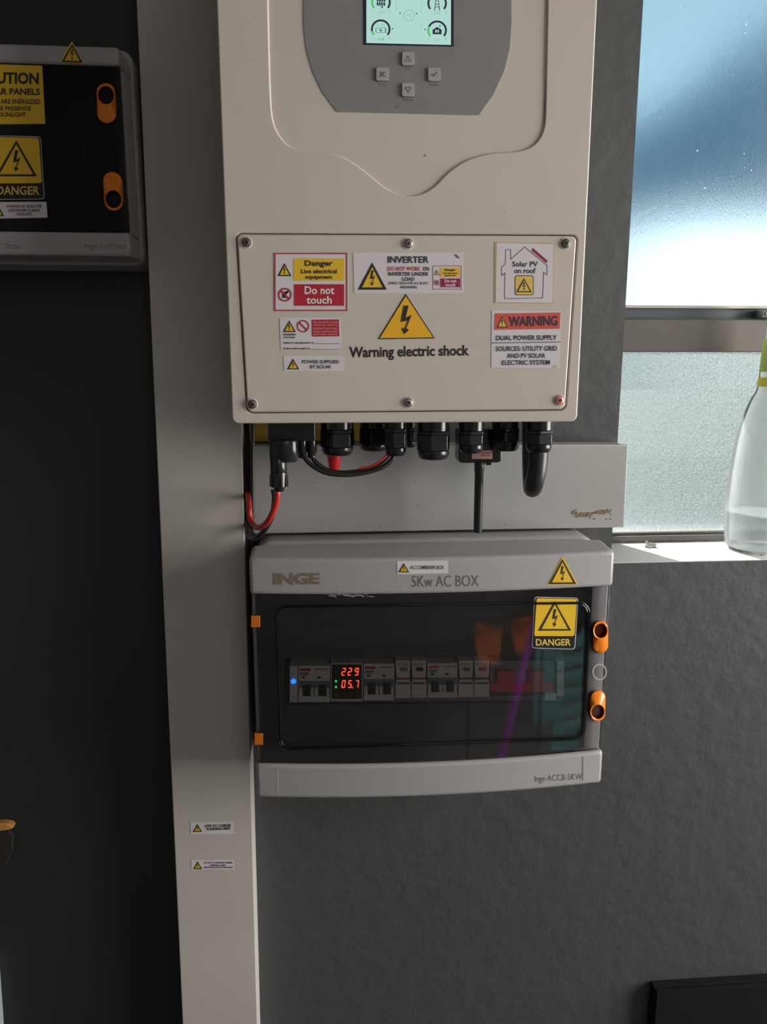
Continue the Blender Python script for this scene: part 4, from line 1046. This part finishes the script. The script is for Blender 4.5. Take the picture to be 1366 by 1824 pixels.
for st, xa_, xb_ in (('Inge-1in/1out', 151, 226), ('DC Output', -10, 37)):
    mb = MB().use('ink_dark_grey'); text(mb, st, xa_, 433, xb_, 446, off(LY, .0002), -.005); mb.build('printed_lettering', db, smooth=False)
two_pole(104, 148, 'two-pole breaker dimly seen behind the black door of the isolator box', Y=-.098, y0=243, y1=312)

# ================================================================== WINDOW SILL THINGS
BC = Vector((P(1348, 960, .06).x, .06)); sB = mpp(1348, 900, .06)
t = empty('plastic_bottle', (BC.x, BC.y, SILL)); tag(t, 'clear plastic bottle half hidden by the right picture edge, standing on the sunny sill', 'bottle')
def zb(y): return P(1360, y, .06).z
prof = [(.02, SILL + .0005), (38, SILL + .001), (48, SILL + .004), (54, SILL + .012), (58, zb(912)), (57, zb(880)), (56, zb(849)), (51.5, zb(794)), (44.5, zb(753)), (31.5, zb(712)), (23.5, zb(695)), (21, zb(662)), (18, zb(602)), (16, zb(560)), (15.5, zb(540))]
prof = [(r*sB if i else r*.01, z) for i, (r, z) in enumerate(prof)]
pv = smooth_path([Vector((r, 0, z)) for r, z in prof[1:]], 4)
MB().use('bottle_plastic').lathe(BC, [(p.x, p.z) for p in pv], 40, cap=False).lathe(BC, [(.001, SILL + .003), (38*sB, SILL + .001)], 40, cap=False).build('body', t)
pw = [(p.x - .0012, p.z) for p in pv if p.z < zb(905)]
mb = MB().use('water').lathe(BC, pw, 40); mb.build('water', t)
pl = [(p.x + .0006, p.z) for p in pv if zb(692) < p.z < zb(600)]
zl = zb(668); 
mb = MB().use('label_green').lathe(BC, [(r, z) for r, z in pl if z > zl - .002], 40, cap=False); mb.use('label_yellow').lathe(BC, [(r, z) for r, z in pl if z <= zl + .001], 40, cap=False)
mb.build('neck_label', t)['label'] = 'yellow-green neck label'
MB().use('cap_yellow').lathe(BC, [(18*sB, zb(545)), (18*sB, zb(518)), (16*sB, zb(515))], 24).build('cap', t)

a = P(1150, 958, .085); a.z = SILL + .0045; b = P(1169, 961, .08); b.z = SILL + .003
t = empty('machine_screw', tuple(a)); tag(t, 'small pale screw lying on the sill beside the window frame', 'screw')
d = (b - a).normalized()
MB().use('zinc').tube([a, a + d*.003], [.0052, .0046], 12, 1).build('head', t)
MB().use('zinc').tube([a + d*.003, b], .0030, 10, 1).build('shank', t)

mat('leaf_brown', (0.40, 0.24, 0.12), 0.8)
for x, y, w_, lab in ((1322, 981, 15, 'small brown dry leaf bit on the sill in front of the bottle, the left one'), (1358, 990, 14, 'small brown dry leaf bit on the sill in front of the bottle, the right one')):
    d_ = (CAM - P(x, y, 0)); k_ = 0
    r_ = P(x, y, 0) - CAM; t_ = (SILL - CAM.z)/r_.z; c = CAM + r_*t_; h_ = w_*mpp(x, y, .03)/2
    mb = MB().use('leaf_brown').add([(c.x - h_, c.y, SILL + .0004), (c.x - .2*h_, c.y - .0022, SILL + .0012), (c.x + h_, c.y - .001, SILL + .0008), (c.x + .1*h_, c.y + .002, SILL + .002),
                                     (c.x - .2*h_, c.y, SILL + .0028)], [(0, 1, 4), (1, 2, 4), (2, 3, 4), (3, 0, 4), (3, 2, 1, 0)])
    tag(mb.build('leaf_fragment', loc=(c.x, c.y, SILL)), lab, 'dry leaf', 'dry leaf bits on the sill')

# ================================================================== LOW THINGS
ca = P(1168, 1764, -.02)
cab = empty('wall_cabinet', (ca.x + .22, -.02, ca.z - .5)); tag(cab, 'black shallow cabinet against the wall in the bottom right corner', 'cabinet')
MB().use('cabinet_black').box(ca.x, ca.x + .46, -.014, -.0005, .02, ca.z - .001).build('carcass', cab, bevel=.0015)
MB().use('cabinet_black').box(ca.x + .001, ca.x + .459, -.021, -.0145, .03, ca.z - .002).build('door', cab, bevel=.0015)

# splintered wooden peg in the wall at the left edge
mb = MB().use('wood_raw'); q = [(-14, 1469), (6, 1467), (18, 1470), (24, 1475), (16, 1479), (4, 1481), (-14, 1481)]
mb.prism(on(q, -.012), .012)
peg = mb.build('wood_stub', loc=tuple(P(0, 1475, 0)), bevel=.002); tag(peg, 'splintered orange-brown wooden stub sticking out of the dark wall at left', 'wood')
mb = MB().use('cavity_brown'); mb.prism(on([(-14, 1482), (16, 1481), (22, 1490), (22, 1516), (10, 1540), (-14, 1552)], -.006), .006); o = mb.build('cavity_slab', peg, bevel=.001)  # dark slab in place of the shaded cavity below the chip
# pale panel edge bottom-left
a = P(-2, 1730, -.02); b = P(8, 1824, -.02)
mb = MB().use('panel_pale'); mb.prism([P(-60, 1722, -.02), P(-12, 1722, -.02), P(-4, 1830, -.02), P(12, 2100, -.02), P(-60, 2100, -.02)], .02)
tag(mb.build('pale_board', loc=(P(-30, 1900, -.02).x, 0, P(0, 2100, -.02).z), bevel=.001), 'pale board leaning against the dark wall in the bottom left corner', 'board')

# ================================================================== BEHIND THE CAMERA (mirrored in the smoked door)
def mirrored(px, py, Yp):
    """where the view through this pixel of the smoked door goes after bouncing off it, on the upright plane y = Yp"""
    h = P(px, py, YD); d = (h - CAM).normalized(); e = .001
    nrm = Vector(((YD(h.x + e) - YD(h.x - e))/(2*e), -1, 0)).normalized()
    r = d - nrm*2*d.dot(nrm)
    return h + r*((Yp - h.y)/r.y)
QY = -1.55
def cloth(pts, name, m, label, cat, d=.012):
    mb = MB().use(m); l = [mirrored(x, y, QY) for x, y in pts]; mb.prism(l, d); c = sum(l, Vector())/len(l)
    return tag(mb.build(name, loc=tuple(c), bevel=.003), label, cat)
cloth([(848, 1110), (893, 1124), (889, 1170), (874, 1186), (853, 1180), (846, 1148)], 'hand_towel', 'cloth_orange', 'orange towel behind the camera, mirrored near the middle of the smoked door', 'towel')
cloth([(907, 1116), (948, 1092), (942, 1130), (932, 1160), (918, 1163)], 'hand_towel', 'cloth_orange', 'orange towel behind the camera, mirrored beside the DANGER sticker', 'towel')
a = mirrored(955, 1095, QY + .06); b = mirrored(902, 1316, QY + .06); d = (a - b)
k = b.z/d.z
mb = MB().use('handle_purple').tube([b - d*k + Vector((0, 0, .012)), a + d*.02], .017, 12, 1)
tag(mb.build('broom_stick', loc=tuple(b - d*k)), 'purple broom stick standing behind the camera, mirrored in the smoked door', 'broom')
rk = empty('drying_rack', (mirrored(895, 1110, QY).x, QY, 0)); tag(rk, 'dark drying rack behind the camera holding the orange towels', 'rack')
xa, xb, zt = mirrored(835, 1110, QY).x, mirrored(965, 1110, QY).x, max(mirrored(848, 1110, QY).z, mirrored(948, 1092, QY).z) + .004
xa, xb = min(xa, xb), max(xa, xb)
MB().use('black_plastic').tube([(xa, QY + .022, zt), (xb, QY + .022, zt)], .005, 8, 1).build('rail', rk)
for x in (xa, xb): MB().use('black_plastic').tube([(x, QY + .022, zt), (x, QY + .022, 0)], .007, 8, 1).build('leg', rk)
pts = [(990, 1165), (1016, 1128), (1036, 1140), (1034, 1316), (988, 1322)]
l = [mirrored(x, y, QY - .1) for x, y in pts]
x0_, x1_ = min(p.x for p in l), max(p.x for p in l); z1_ = max(p.z for p in l)
bk = empty('laundry_basket', ((x0_ + x1_)/2, QY - .25, 0)); tag(bk, 'teal laundry basket on the floor behind the camera', 'basket')
for i in range(7):
    z = .02 + i*(z1_ - .02)/7
    MB().use('cloth_teal').box(x0_, x1_, QY - .112, QY - .1, z, z + (z1_ - .02)/7*.62).build('slat', bk, bevel=.003)
for x in (x0_ + .01, x1_ - .02): MB().use('cloth_teal').box(x, x + .012, QY - .125, QY - .1125, 0, z1_).build('post', bk)
MB().use('cloth_teal').box(x0_, x1_, QY - .4, QY - .39, .0, z1_).build('back_panel', bk)
